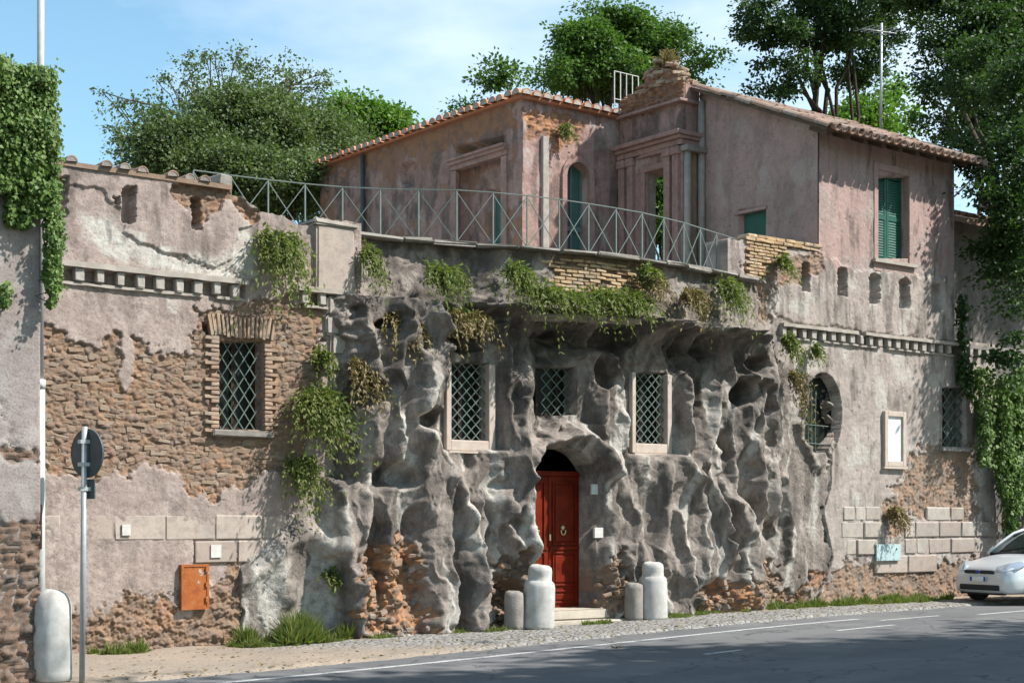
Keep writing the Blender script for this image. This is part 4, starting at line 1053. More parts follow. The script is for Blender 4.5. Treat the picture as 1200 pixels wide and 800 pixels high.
MB().box((TX0+.1, TY0, 5.8), (TX1, ob.y, zt_)).build('core', 'pink_plaster', PT); MB().box((TX0+.1, oa.y, 5.8), (TX0+.27, TY1, zt_)).build('core', 'lime_trim', PT)  # far jamb in the paler trim colour, painting in the sun on it
MB().box((TX0+.1, TY0, zt_), (TX1, TY1, 10.36)).build('core', 'pink_plaster', PT)
MB().box((TX0+.1, ob.y, 5.8), (TX1, oa.y, zb)).build('core', 'pink_plaster', PT)
fr = MB()
for q in ((ob.y-.12, ob.y, zb-.1, zt_+.12), (oa.y, oa.y+.12, zb-.1, zt_+.12)): fr.box((TX0-.05, q[0], q[2]), (TX0+.02, q[1], q[3]))
fr.box((TX0-.05, ob.y, zt_), (TX0+.02, oa.y, zt_+.12)); fr.build('architrave', 'pink_plaster', PT, bevel=.012)
cy = (oa.y+ob.y)/2; pe = MB().prism([(cy-.55, zt_+.30), (cy+.55, zt_+.30), (cy, zt_+.62)], lambda u, v: (TX0-.08, u, v), lambda u, v: (TX0+.02, u, v)); pe.build('small_pediment', 'pink_plaster', PT, bevel=.012)
for yy in (TY0+.12, TY0+.36, TY1-.14, TY1-.40):
    MB().box((TX0-.09, yy-.085, 5.85), (TX0+.02, yy+.085, 8.95)).build('pilaster', 'pink_plaster', PT, bevel=.012)
    MB().box((TX0-.13, yy-.12, 8.95), (TX0+.02, yy+.12, 9.12)).build('capital', 'pink_plaster', PT, bevel=.03)
for (z0, z1, pr) in ((9.13, 9.24, .10), (9.24, 9.31, .18), (9.31, 9.40, .26), (9.98, 10.04, .14)):
    MB().box((TX0-pr, TY0-.02-pr*.5, z0), (TX1+.02, TY1-.02, z1)).build('cornice', 'pink_plaster', PT, bevel=.014)
cbr = [chamfered('brick', .24, .22, .07, .015, .012, 'brick') for _ in range(4)]
for k in range(95):                                       # loose brick crown
    yy = random.gauss(3.75, .42); yy = min(max(yy, TY0+.1), TY1-.15); base_z = 10.34
    hmax = .62*math.exp(-((yy-3.75)/.55)**2)
    put('brick', random.choice(cbr), (random.uniform(TX0+.02, TX1), yy, base_z+random.random()*hmax+.02), PT, (random.uniform(-.2, .2), random.uniform(-.2, .2), random.uniform(0, 3)))
MB().tube([(TX1-.02, TY0-.08, 5.86), (TX1-.02, TY0-.08, 10.05)], .075, 10).build('drainpipe', 'lime_trim', PT, True)
MB().tube([(TX0+.08, TY0-.07, 5.86), (TX0+.08, TY0-.07, 9.0)], .07, 10).build('corner_shaft', 'lime_trim', PT, True)
MB().box((TX0+.17, TY0-.03, 5.86), (TX1-.11, TY0+.0, 9.1)).build('brick_return', 'stone', PT)
MB().box((TX0-.05, TY0-.2, 9.0), (TX1+.1, TY0+.02, 9.12)).build('return_capital', 'grey_stone', PT, bevel=.02)

# ------------------------------------------------------------------ railing along the terrace edge
RLG = empty('terrace_railing', (15.5, .2, 5.84), 'thin grey-green iron railing of crossed bars along the terrace edge', 'railing')
RP = [(10.0, 1.37), (10.5, 1.35), (11.6, 1.2), (12.5, .95), (13.2, .5), (13.8, .1), (14.5, -.15), (15.3, -.30), (16.3, -.36), (17.2, -.34), (18.2, -.18), (19.0, .05), (19.8, .28), (20.6, .5), (21.6, .5)]
seg = []; tot = 0
for p_, q_ in zip(RP[:-1], RP[1:]):
    l_ = math.dist(p_, q_); seg.append((tot, p_, q_, l_)); tot += l_
def along(s):
    for t0, p_, q_, l_ in seg:
        if s <= t0+l_+1e-6: k = (s-t0)/l_; return Vector((p_[0]+(q_[0]-p_[0])*k, p_[1]+(q_[1]-p_[1])*k, 0))
    return Vector((RP[-1][0], RP[-1][1], 0))
step = .58; nb = int(tot/step); ZB, ZR = 5.86, 6.74
for i in range(nb+1):
    p_ = along(i*step)
    MB().bar((p_.x, p_.y, 5.80), (p_.x, p_.y, ZR), .02).build('post', 'rail_paint', RLG)
    if i < nb:
        q_ = along((i+1)*step)
        MB().bar((p_.x, p_.y, ZR+.012), (q_.x, q_.y, ZR+.012), .026, .014).build('top_rail', 'rail_paint', RLG)
        MB().bar((p_.x, p_.y, 5.95), (q_.x, q_.y, 5.95), .014).build('bottom_rail', 'rail_paint', RLG)
        MB().bar((p_.x, p_.y-.004, 5.96), (q_.x, q_.y-.004, ZR), .012).build('brace', 'rail_paint', RLG)
        MB().bar((p_.x, p_.y+.013, ZR), (q_.x, q_.y+.013, 5.96), .012).build('brace', 'rail_paint', RLG)

# ------------------------------------------------------------------ wall end at the left with its ivy, pole, bollard, sign
PR = empty('wall_pier', (5.4, -2.8, 0), 'plastered end of a tall garden wall with bare brick foot, under a mat of ivy', 'wall')
def fn_pier(S, Z, px, py):
    nn = fbm(S*4, Z*4, 4, 301); fine = fbm(S*14, Z*14, 3, 302)
    bare = 1-sst(-1.5, 1.5, sdpoly(px, py, [(-400, 640), (0, 600), (20, 620), (60, 590), (60, 900), (-400, 900)])+14*nn+5*fine)
    bare = np.maximum(bare, 1-sst(-1.5, 1.5, sdpoly(px, py, [(-20, 515), (45, 530), (45, 545), (0, 540)])+7*nn))
    f1, f2, cid = voro(S*6+.2*nn, Z*13+.2*nn, 63, .7)
    d = .03+.015*fbm(S*1.2, Z*1.2, 3, 303)-bare*(.05-.06*sst(0, .3, f2-f1)*(.2+cid))
    cr = sdline(px+8*nn, py+8*fine, [(5, 470), (12, 520), (40, 528)]); d = d-.03*(1-sst(.4, 1.8, cr))
    return d, {'bare': bare, 'warm': .25*bare, 'white': .3*sst(.1, .5, nn), 'cell': cid}
PXE = P(46, 600, -3.0).x
grid_wall('street_face', 2.2, PXE, -.1, 6.3, .025, front(-3.0), fn_pier, 'pier_plaster', PR, None, .0)
MB().box((2.2, -2.99, -.1), (PXE-.005, -2.45, 6.28)).build('core', 'pier_plaster', PR)
MB().box((2.2, -3.08, 6.3), (PXE+.03, -2.35, 6.37)).build('cap', 'coping_stone', PR)
ML = (P(44, 600, -3.0).x-.02, -3.0)
pole = empty('lamp_pole', (P(47, 700, -2.72).x, -2.72, 0), 'tall thin pale grey pole standing between wall end and rounded bollard', 'pole')
MB().tube([(pole.location.x, -2.72, -.05), (pole.location.x, -2.72, 3.2)], .052, 12).build('lower_shaft', 'pole_paint', pole, True)
MB().tube([(pole.location.x, -2.72, 3.2), (pole.location.x+.01, -2.72, 9.6)], .038, 12).build('upper_shaft', 'pole_paint', pole, True)
MB().tube([(pole.location.x, -2.72, 3.14), (pole.location.x, -2.72, 3.24)], .058, 12).build('collar', 'pole_paint', pole, True)
MB().box((pole.location.x-.075, -2.80, 1.42), (pole.location.x-.005, -2.70, 1.90)).build('junction_box', 'brown_paint', pole, bevel=.01)
MB().tube([(pole.location.x-.06, -2.77, .9), (pole.location.x-.05, -2.77, 1.43)], .012, 6).build('conduit', 'pole_paint', pole, True)
MB().tube([(pole.location.x, -2.72, 9.55), (pole.location.x+.05, -2.9, 9.9), (pole.location.x+.1, -3.6, 10.05)], .03, 8).build('bracket', 'pole_paint', pole, True)
MB().box((pole.location.x+.0, -4.2, 9.98), (pole.location.x+.22, -3.55, 10.12)).build('lamp_head', 'pole_paint', pole, bevel=.03)
def bollard(loc, prof, mat, label, tilt=0, sc=1, group=None):
    o = MB().lathe(prof, 40).build('bollard', mat, None, True)
    v = o.data.vertices; co = np.empty(len(v)*3); v.foreach_get('co', co); co = co.reshape(-1, 3)
    th_ = np.arctan2(co[:, 1], co[:, 0]); k = 1+.05*fbm(np.cos(th_)*1.6+loc[0], np.sin(th_)*1.6+co[:, 2]*3.5, 4, int(loc[0]*7)); co[:, 0] *= k; co[:, 1] *= k; co[:, 2] += .02*fbm(co[:, 0]*7, co[:, 1]*7, 2, 5)*(co[:, 2] > .4); v.foreach_set('co', co.ravel()); o.data.update()
    o.location = loc; o.rotation_euler = (tilt*.3, tilt, 0); o.scale = (sc, sc, sc); return tag(o, label, 'bollard', group)
dome = [(.16, 0), (.195, .02), (.2, .1), (.2, .3), (.197, .5), (.195, .68), (.187, .80), (.165, .885), (.13, .94), (.07, .968), (.02, .976)]
neck = [(.24, 0), (.245, .05), (.245, .25), (.24, .45), (.235, .62), (.225, .68), (.195, .71), (.178, .735), (.178, .80), (.182, .86), (.17, .915), (.13, .945), (.05, .955)]
stub = [(.15, 0), (.155, .06), (.15, .3), (.145, .5), (.13, .56), (.08, .575)]
g = P(62, 700, -3.02); bollard((g.x, -3.02, .02), dome, 'bollard_stone', 'white round-headed stone bollard in front of the pole and wall end')
def at_y(px, y): p_ = P(px, 607, y); return (p_.x, y, hg(p_.x)+.015)
bollard(at_y(630, -1.10), neck, 'bollard_stone', 'white necked stone bollard left of the red door, leaning slightly', .05)
bollard(at_y(765, -1.0), neck, 'bollard_stone', 'white necked stone bollard right of the door steps', 0, .96)
bollard(at_y(603, -.98), stub, 'grey_stone', 'short grey stone stub in shadow left of the leaning bollard')
bollard(at_y(743, -.92), [(r, z*1.03) for r, z in stub], 'grey_stone', 'short grey stone stub touching the bollard right of the steps')
# traffic sign, seen from behind
sx = P(96, 600, -3.25).x; SG = empty('traffic_sign', (sx, -3.25, 0), 'round traffic sign with small plate on a thin pole, seen from behind', 'sign')
MB().tube([(sx, -3.25, -.03), (sx+.03, -3.25, 2.72)], .03, 12).build('post', 'galvanised', SG, True)
dsc = MB().lathe([(.245, -.012), (.26, -.012), (.262, 0), (.26, .012), (.245, .006)], 36); ang = R(24)
sgn_y = R(62)
def place(mbx, c, rz):                                     # z axis of the part becomes the plate normal, turned rz from -Y
    m4 = Matrix.Translation(c) @ Matrix.Rotation(rz, 4, 'Z') @ Matrix.Rotation(R(90), 4, 'X')
    mbx.v = [tuple(m4 @ Vector(v)) for v in mbx.v]; return mbx
RZS = R(-74)
nv = Matrix.Rotation(RZS, 3, 'Z') @ Vector((0, -1, 0))
ctr = Vector((sx+.03, -3.25, 2.44))-nv*.035
place(dsc, ctr, RZS).build('disc', 'dark_metal', SG)
pl = MB().box((-.11, -.105, -.008), (.11, .105, .008)); place(pl, Vector((sx+.028, -3.25, 2.06))-nv*.05, RZS).build('plate', 'dark_metal', SG, bevel=.004)
for zz in (2.32, 2.56, 2.06):
    MB().box((sx-.03, -3.29, zz-.02), (sx+.085, -3.21, zz+.02)).build('clamp', 'galvanised', SG)
st = MB().box((-.045, -.19, .012), (.045, .19, .022)); place(st, ctr+nv*.0, RZS).build('stiffener', 'dark_metal', SG)

# ------------------------------------------------------------------ doorstep, plates, panels
DS = empty('doorstep', (b_.x, -.6, 0), 'two worn pale stone steps below the red door', 'steps')
dcx = (DXA+DXB)/2
put('step', chamfered('step', DXB-DXA+.32, .62, .16, .02, .008, 'step_stone', 2), (dcx+.12, -.36, .255), DS)
put('step', chamfered('step', DXB-DXA+.62, .80, .17, .02, .008, 'step_stone', 2), (dcx+.24, -.50, .085), DS, (0, 0, .02))
a = P(690, 567, -.42); o = MB().box((P(692, 572, -.5).x, -.53, P(692, 579, -.5).z), (P(702, 572, -.5).x, -.50, P(692, 567, -.5).z)).build('number_plate', 'old_paper'); tag(o, 'small white house number plate on the rock beside the door', 'plate')
o = MB().box((P(696, 622, -.5).x, -.52, P(696, 630, -.5).z), (P(706, 622, -.5).x, -.47, P(696, 618, -.5).z)).build('intercom', 'old_paper', bevel=.005); tag(o, 'small pale intercom box below the number plate', 'intercom')
a, b_ = P(213, 713, -.1), P(243, 662, -.1)
o = rel(link('metal_panel', MB().box((a.x, -.115, a.z), (b_.x, -.09, b_.z)).mesh('metal_panel'), 'rusty_sheet'), empty('meter_hatch', (a.x, -.1, a.z), 'orange rusty metal hatch with flaking paint low on the wall', 'hatch'))
hr = bpy.data.objects['meter_hatch']
fr = MB()
for q in ((a.x-.015, a.x+.015, a.z-.015, b_.z+.015), (b_.x-.015, b_.x+.015, a.z-.015, b_.z+.015), (a.x+.015, b_.x-.015, a.z-.015, a.z+.015), (a.x+.015, b_.x-.015, b_.z-.015, b_.z+.015)): fr.box((q[0], -.125, q[2]), (q[1], -.05, q[3]))
fr.build('frame', 'rusty_sheet', hr)
for i in range(3): MB().box((b_.x-.04, -.14, a.z+.08+i*.2), (b_.x-.01, -.124, a.z+.15+i*.2)).build('hinge', 'rusty_sheet', hr)
for (q0, q1, q2, q3, lab) in ((143, 153, 614, 627, 'small white paper sticker on a block of the upper course'), (247, 259, 638, 653, 'white paper notice on a block of the lower course')):
    a, b_ = P(q0, q3, -.07), P(q1, q2, -.07); tag(MB().box((a.x, -.080, a.z), (b_.x, -.060, b_.z)).build('paper_notice', 'old_paper'), lab, 'notice')
a, b_ = P(1034, 546, -.03), P(1059, 483, -.03)
PLQ = empty('wall_plaque', ((a.x+b_.x)/2, -.03, a.z), 'pinkish marble frame round a blank white panel on the street wall', 'plaque')
fr = MB(); tk = .10
for q in ((a.x, a.x+tk, a.z, b_.z), (b_.x-tk, b_.x, a.z, b_.z), (a.x+tk, b_.x-tk, a.z, a.z+tk), (a.x+tk, b_.x-tk, b_.z-tk, b_.z)): fr.box((q[0], -.10, q[2]), (q[1], .02, q[3]))
fr.build('frame', 'marble', PLQ, bevel=.01)
MB().box((a.x+tk-.01, -.06, a.z+tk-.01), (b_.x-tk+.01, -.03, b_.z-tk+.01)).build('panel', 'white_panel', PLQ)
MB().box((a.x-.03, -.11, a.z-.045), (b_.x+.03, .02, a.z-.002)).build('sill', 'marble', PLQ)
plain('pale_blue', (.40, .50, .50), (.32, .42, .43), 9, .7)
a, b_ = P(1026, 657, -.07), P(1054, 637, -.07)
tag(MB().box((a.x, -.10, a.z), (b_.x, -.07, b_.z)).build('utility_cover', 'pale_blue', bevel=.006), 'pale blue square utility cover set in the plinth', 'cover')
# roof aerial and the white roof rail
ax = P(1032, 150, 2.6).x; AE = empty('roof_aerial', (ax, 2.6, 9.95), 'tall grey television aerial on the pink house roof', 'aerial')
MB().tube([(ax, 2.6, 9.9), (ax+.03, 2.6, 12.55)], .028, 8).build('mast', 'galvanised', AE, True)
MB().tube([(ax-.5, 2.7, 12.35), (ax+.35, 2.45, 12.35)], .012, 6).build('boom', 'galvanised', AE, True)
for i in range(6): MB().tube([(ax-.45+i*.15, 2.69-i*.045-.25, 12.37), (ax-.45+i*.15, 2.69-i*.045+.25, 12.37)], .008, 5).build('element', 'galvanised', AE, True)
WR = empty('roof_guard', (20.9, 5.6, 10.05), 'small white metal guard rail on the roof behind the brick crown', 'guard rail')
a, b_ = P(720, 125, 5.6), P(748, 90, 5.6)
for i in range(5):
    xx = a.x+(b_.x-a.x)*i/4; MB().bar((xx, 5.6, 10.06), (xx, 5.6, b_.z), .018).build('post', 'pole_paint', WR)
for zz in (b_.z, (b_.z+10.1)/2): MB().bar((a.x, 5.6, zz), (b_.x, 5.6, zz), .016).build('rail', 'pole_paint', WR)

# ------------------------------------------------------------------ foliage
def leaf_mesh(name, C, A, N, ln, wd, tone):
    """leaves: base C, unit axis A, unit normal N, length, width"""
    C, A, N = np.asarray(C), np.asarray(A), np.asarray(N); B = np.cross(A, N); B /= np.linalg.norm(B, axis=1, keepdims=True)+1e-9
    ln = np.broadcast_to(ln, len(C))[:, None]; wd = np.broadcast_to(wd, len(C))[:, None]
    v0 = C; v1 = C+A*ln*.45+B*wd*.5; v2 = C+A*ln-N*ln*.12; v3 = C+A*ln*.45-B*wd*.5
    V = np.stack([v0, v1, v2, v3], 1).reshape(-1, 3); F = np.arange(len(C)*4).reshape(-1, 4)
    return np_mesh(name, V, F, False, {'tone': np.repeat(tone, 4)})
def unit(v): return v/(np.linalg.norm(v, axis=1, keepdims=True)+1e-9)
def crown_mesh(name, ells, n_clump, per, size, r_cl, shell=.55, seed=1, droop=.2, flat=.55):
    g = np.random.default_rng(seed); ells = np.array(ells, float)
    vol = ells[:, 3]*ells[:, 4]*ells[:, 5]; pick = g.choice(len(ells), n_clump, p=vol/vol.sum())
    d = unit(g.normal(size=(n_clump, 3))); rr = shell+(1-shell)*g.random(n_clump)**.6
    cc = ells[pick, :3]+d*ells[pick, 3:6]*rr[:, None]*g.uniform(.8, 1.12, (n_clump, 1))
    rc = r_cl*g.uniform(.5, 1.35, n_clump)
    n = n_clump*per; idx = np.repeat(np.arange(n_clump), per)
    off = g.normal(size=(n, 3)); off[:, 2] *= flat
    P_ = cc[idx]+off*rc[idx][:, None]*.6
    A = unit(off*.7+g.normal(size=(n, 3))*.8+np.array([0, 0, -droop])); N = unit(g.normal(size=(n, 3))+np.array([.2, -.3, .9]))
    tone = np.clip(g.random(n_clump)[idx]*.6+g.random(n)*.4, 0, 1)
    s = size*g.uniform(.65, 1.3, n)
    return leaf_mesh(name, P_, A, N, s, s*.62, tone), cc, rc
def limb(mb, p, q, r0, r1, g, sag=.12, n=5):
    p, q = np.array(p), np.array(q); L_ = np.linalg.norm(q-p); pts = []
    for i in range(n+1):
        t = i/n; w_ = math.sin(math.pi*t)*L_*sag
        pts.append(p+(q-p)*t+g.normal(size=3)*.25*w_+np.array([0, 0, .5*w_]))
    mb.tube(pts, [r0+(r1-r0)*i/n for i in range(n+1)], 7)
    return pts
def tree(name, label, foot, ells, mat, n_clump=300, per=80, size=.2, r_cl=.6, shell=.5, seed=1, trunk_r=.22, fork=.45, limbs=16, group=None, droop=.2, lr=.3):
    T = empty(name, foot, label, 'tree', group)
    me, cc, rc = crown_mesh('crown', ells, n_clump, per, size, r_cl, shell, seed, droop)
    g = np.random.default_rng(seed+100)
    e = np.array(ells); top = e[:, :3].mean(0); fz = foot[2]+(top[2]-foot[2])*fork
    fk = np.array([foot[0]+(top[0]-foot[0])*.35, foot[1]+(top[1]-foot[1])*.35, fz])
    mb = MB(); pts = limb(mb, foot, fk, trunk_r, trunk_r*.7, g, .05, 6); mb.build('trunk', 'bark', T, True)
    sel = g.choice(len(cc), min(limbs, len(cc)), replace=False)
    br_ = MB()
    for k in sel:
        st_ = fk+(top-fk)*g.uniform(0, .8); pts = limb(br_, st_, cc[k], trunk_r*lr, .014, g)
        for j in range(2):
            near = cc[np.argsort(np.linalg.norm(cc-cc[k], axis=1))[1+j*3]]
            limb(br_, pts[3], near, trunk_r*.15, .012, g, .1, 4)
    limb(br_, fk, top, trunk_r*.6, trunk_r*.25, g, .06, 5)
    lo = br_.build('limbs', 'bark', T, True); lo['kind'] = 'stuff'
    rel(link('crown', me, mat), T)
    return T
def EL(px, py, rx, ry, y, ky=.9):                          # ellipsoid for a crown lobe standing at depth y
    c = P(px, py, y); dx, dy = ray(px); t = (y-CAMY)/dy; m = t/FPX
    return (c.x, c.y, c.z, rx*m, rx*m*ky, ry*m)
def foot(px, y): p_ = P(px, 607, y); return (p_.x, y, 0)
tree('holm_oak', 'dense dark green round tree behind the left street wall', foot(285, 15), [EL(205, 170, 50, 44, 14.5), EL(290, 158, 70, 52, 15), EL(365, 172, 50, 44, 15.5), EL(255, 130, 30, 22, 15), EL(325, 135, 34, 22, 15), EL(155, 180, 22, 30, 14.5), EL(290, 215, 120, 34, 14.5), EL(410, 165, 30, 36, 16.5)],
     'leaf_blue', 560, 200, .10, .42, .55, 3, .3, .4, 10)
tree('thin_tree', 'thin feathery tree whose sparse twigs rise above the dark round tree', foot(270, 19), [EL(180, 120, 75, 22, 19), EL(280, 100, 110, 30, 19), EL(360, 105, 60, 26, 19), EL(290, 60, 14, 26, 19), EL(140, 150, 30, 40, 18)],
     'leaf_blue', 120, 45, .095, .24, .2, 4, .10, .6, 26)
tree('lime_tree', 'bright yellow-green tree glimpsed between the dark round tree and the pavilion roof', foot(445, 22), [EL(440, 150, 44, 32, 22), EL(410, 135, 32, 26, 22), EL(455, 190, 40, 40, 22)],
     'leaf_lime', 170, 90, .16, .4, .5, 5, .2, .4, 10)
tree('false_acacia', 'light green tree with layered feathery clumps rising behind the portal', foot(720, 13), [EL(690, 52, 44, 26, 13), EL(760, 50, 52, 28, 13), EL(725, 22, 42, 14, 13), EL(582, 84, 26, 18, 13), EL(822, 66, 26, 13, 13), EL(655, 88, 30, 14, 13), EL(705, 92, 80, 18, 13.5), EL(550, 125, 22, 7, 14), EL(805, 100, 30, 12, 13), EL(770, 120, 40, 16, 13.5)],
     'leaf_mid', 330, 150, .115, .34, .35, 6, .22, .5, 14)
tree('tall_tree', 'tall dark tree with bare forked trunk showing behind the pink house roof', foot(990, 9), [EL(905, 40, 48, 20, 9), EL(965, 28, 60, 34, 9), EL(925, 80, 46, 18, 9), EL(1008, 75, 40, 36, 10), EL(880, 5, 30, 12, 9), EL(985, -40, 110, 36, 9), EL(905, 112, 34, 13, 9.5), EL(1040, 20, 40, 40, 9.5)],
     'leaf_dark', 330, 150, .115, .34, .35, 7, .24, .6, 9)
tree('backlit_tree', 'yellow-green sunlit tree seen low between the trunks behind the house roof', foot(1010, 16), [EL(1010, 150, 50, 34, 16), EL(960, 165, 40, 30, 16), EL(1050, 130, 30, 40, 16)],
     'leaf_lime', 120, 70, .18, .45, .4, 8, .2, .5, 14)
tree('tall_tree', 'large dark tree overhanging the far end of the pink house', foot(1225, 3.5), [EL(1110, 40, 36, 34, 4.5), EL(1160, 60, 50, 56, 3.8), EL(1090, 100, 24, 40, 5), EL(1150, 140, 34, 34, 4.0), EL(1180, 5, 60, 40, 4.2), EL(1100, -10, 50, 30, 5), EL(1095, 150, 30, 24, 6), EL(1200, 190, 34, 40, -1.0), EL(1190, 270, 30, 50, -1.0), EL(1195, 350, 22, 50, -1.1), EL(1176, 400, 14, 40, -1.0), EL(1150, 225, 24, 26, -.6), EL(1165, 300, 22, 40, -.5), EL(1140, 180, 24, 26, 0), EL(1185, 430, 14, 26, -1), EL(1145, 90, 40, 40, 2), EL(1260, 150, 70, 150, -.5), EL(1190, 110, 40, 50, -.5)],
     'leaf_dark', 680, 150, .105, .33, .4, 9, .34, .45, 16)
tree('garden_shrub_tree', 'sunlit green shrub glimpsed through the portal window', foot(778, 8.5), [EL(776, 225, 16, 40, 8.5), EL(770, 262, 20, 20, 8.5)], 'leaf_mid', 60, 70, .13, .3, .3, 15, .08, .5, 6)
# trees across the street, whose shade lies on the asphalt
for k, (fx, fy, sc) in enumerate(((12.8, -16.2, 1.0), (19.0, -16.9, 1.1), (25.5, -17.6, 1.1), (32, -17.2, 1.1))):
    ex = [(fx+.8, fy+3.2, 9.2, 3.2*sc, 3.0, 2.0), (fx-1.8, fy+1.5, 10.2, 2.6, 2.8, 1.9), (fx+2.6, fy+2.0, 10.4, 2.8, 2.6, 1.9), (fx, fy+.5, 11.8, 3, 3, 1.8)]
    tree('plane_tree', ('broad street tree across the road opposite the red door', 'broad street tree across the road opposite the oval window', 'broad street tree across the road opposite the parked car', 'broad street tree across the road beyond the parked car')[k], (fx, fy, .1), ex, 'leaf_mid', 210, 60, .36, .8, .3, 20+k, .3, .5, 12, 'street trees across the road')

def tuft(name, label, root, n, ln, spread, droop, mat, seed, leaf=.07, cat='plant', out=(0, -1, 0), wid=.35, width=.0, group=None, per=9, lift=.6):
    """plant of many arching strands with small leaves, rooted on a wall or the ground"""
    n = int(n*1.9); ln *= 1.5; g = np.random.default_rng(seed); root = np.array(root, float); outv = np.array(out, float)
    r0 = root+np.stack([g.uniform(-width/2, width/2, n), g.normal(size=n)*.03, g.normal(size=n)*.04], 1)
    dr_ = unit(outv*1.0+g.normal(size=(n, 3))*spread+np.array([0, 0, lift])); L_ = ln*g.uniform(.2, 1.15, n)
    Cs, As, Ns, Ls = [], [], [], []
    for k in range(per):
        t = (k+.4+g.random(n)*.4)/per; s = L_*t
        p_ = r0+dr_*s[:, None]*(1-.35*droop*t[:, None])+np.array([0, 0, -1])*(droop*L_*t**2)[:, None]
        tang = unit(dr_*(1-.5*droop*t[:, None])+np.array([0, 0, -1])*(2*droop*t)[:, None])
        for _ in range(2):
            Cs.append(p_); As.append(unit(tang+g.normal(size=(n, 3))*.5)); Ns.append(unit(g.normal(size=(n, 3))+np.array([0, -.6, .8]))); Ls.append(leaf*g.uniform(.6, 1.4, n))
    C = np.concatenate(Cs); Ls = np.concatenate(Ls)
    me = leaf_mesh('leaves', C, np.concatenate(As), np.concatenate(Ns), Ls, Ls*wid, g.random(len(C)))
    T = empty(name, tuple(root), label, cat, group)
    lo = rel(link('leaves', me, mat), T); lo['kind'] = 'stuff'
    stm = MB()
    for i in range(min(12, n)):
        pts = [r0[i]+dr_[i]*L_[i]*t*(1-.35*droop*t)+np.array([0, 0, -droop*L_[i]*t*t]) for t in (0, .25, .5, .75)]
        stm.tube(pts, [.008, .006, .005, .003], 4, False)
    so_ = stm.build('stems', 'bark', T); so_['kind'] = 'stuff'
    return T
CYf = lambda x_: -float(curve(x_))
def wallplant(px, py, y, *a, **k): return tuft('wall_plant', a[0], P(px, py, y), *a[1:], **k)
wallplant(322, 285, -.1, 'bushy green plant hanging over the broken parapet above the lattice window', 95, .62, .5, 1.05, 'leaf_grass', 31, width=.5)
wallplant(428, 300, -.1, 'narrow green plant hanging beside the pier block', 35, .45, .35, 1.0, 'leaf_grass', 32, width=.2)
wallplant(515, 322, -.25, 'round bushy green plant on the rock ledge left of the plaster panel', 75, .50, .6, .8, 'leaf_grass', 33, width=.35)
wallplant(602, 322, -.6, 'thick green plant at the left end of the planted ledge', 80, .5, .55, .8, 'leaf_grass', 34, width=.3)
for i, (q, yy, lab) in enumerate(((640, 348, 'green plant on the slab directly below the bare brick strip, left half'), (672, 352, 'green plant on the slab above the small barred window'), (708, 352, 'green plant on the slab right of the bare brick strip'), (738, 354, 'green plant at the right end of the pale slab'))):
    wallplant(q, yy, -.82, lab, 60, .42, .55, .6, 'leaf_grass', 40+i, width=.45)
wallplant(757, 330, -.8, 'dry yellowish plant clinging to the parapet beside the bricks', 40, .42, .5, .8, 'leaf_dry', 45, width=.25)
wallplant(752, 322, -.78, 'small green sprout above the dry plant on the parapet', 30, .32, .5, .5, 'leaf_grass', 46, width=.2)
wallplant(806, 348, -.75, 'straw-coloured grass tuft on the ledge left of the bright green plant', 40, .38, .5, .8, 'leaf_dry', 47, width=.4)
wallplant(848, 338, -.65, 'bright green trailing plant under the coping near the brick corner', 75, .55, .45, .95, 'leaf_grass', 48, width=.3)
wallplant(912, 308, -.1, 'small green plant on the brick corner of the low parapet', 26, .35, .45, .7, 'leaf_grass', 49, width=.12)
wallplant(920, 400, -.2, 'green plant drooping below the start of the right cornice', 36, .42, .4, 1.0, 'leaf_grass', 50, width=.15)
wallplant(952, 410, -.12, 'small green plant under the cornice above the oval window', 22, .26, .5, .8, 'leaf_grass', 51, width=.12)
wallplant(926, 440, -.2, 'brown dried creeper hanging beside the oval window', 26, .6, .25, 1.2, 'leaf_dry', 52, width=.15, lift=.1)
wallplant(368, 470, -.15, 'large bushy fern-like plant growing from the wall beside the rockwork', 150, .75, .55, .9, 'leaf_grass', 53, width=.45)
wallplant(350, 545, -.12, 'trailing lower part of greenery below the large bushy plant', 60, .5, .5, 1.0, 'leaf_grass', 54, width=.3)
wallplant(376, 418, -.1, 'small green plant among the quoin stones', 22, .28, .5, .8, 'leaf_grass', 55, width=.12)
wallplant(385, 675, -.25, 'small sprig of green low on the rock foot', 14, .22, .5, .6, 'leaf_grass', 56, width=.06)
wallplant(420, 430, -.3, 'dry brown tangle on the upper left of the rockwork', 55, .5, .5, 1.0, 'leaf_dry', 57, width=.35)
wallplant(470, 380, -.3, 'dry grass on the rock shoulder below the bushy ledge plant', 50, .42, .5, .9, 'leaf_dry', 58, width=.5)
wallplant(545, 372, -.5, 'dry grass fringe over the left framed window', 50, .34, .5, .9, 'leaf_dry', 59, width=.6)
wallplant(1045, 600, -.08, 'rust-brown dried plant in the gap of the stone plinth', 30, .42, .4, 1.0, 'leaf_dry', 60, width=.2)
wallplant(658, 152, PY0-.05, 'small green weed on the bare brick of the pavilion', 16, .3, .5, .8, 'leaf_grass', 61, width=.1)
tuft('crown_weed', 'dry weeds growing on the brick crown of the portal', (TX0+.2, 3.7, 10.85), 45, .35, .6, .3, 'leaf_dry', 62, out=(0, -.2, 1), width=.3)

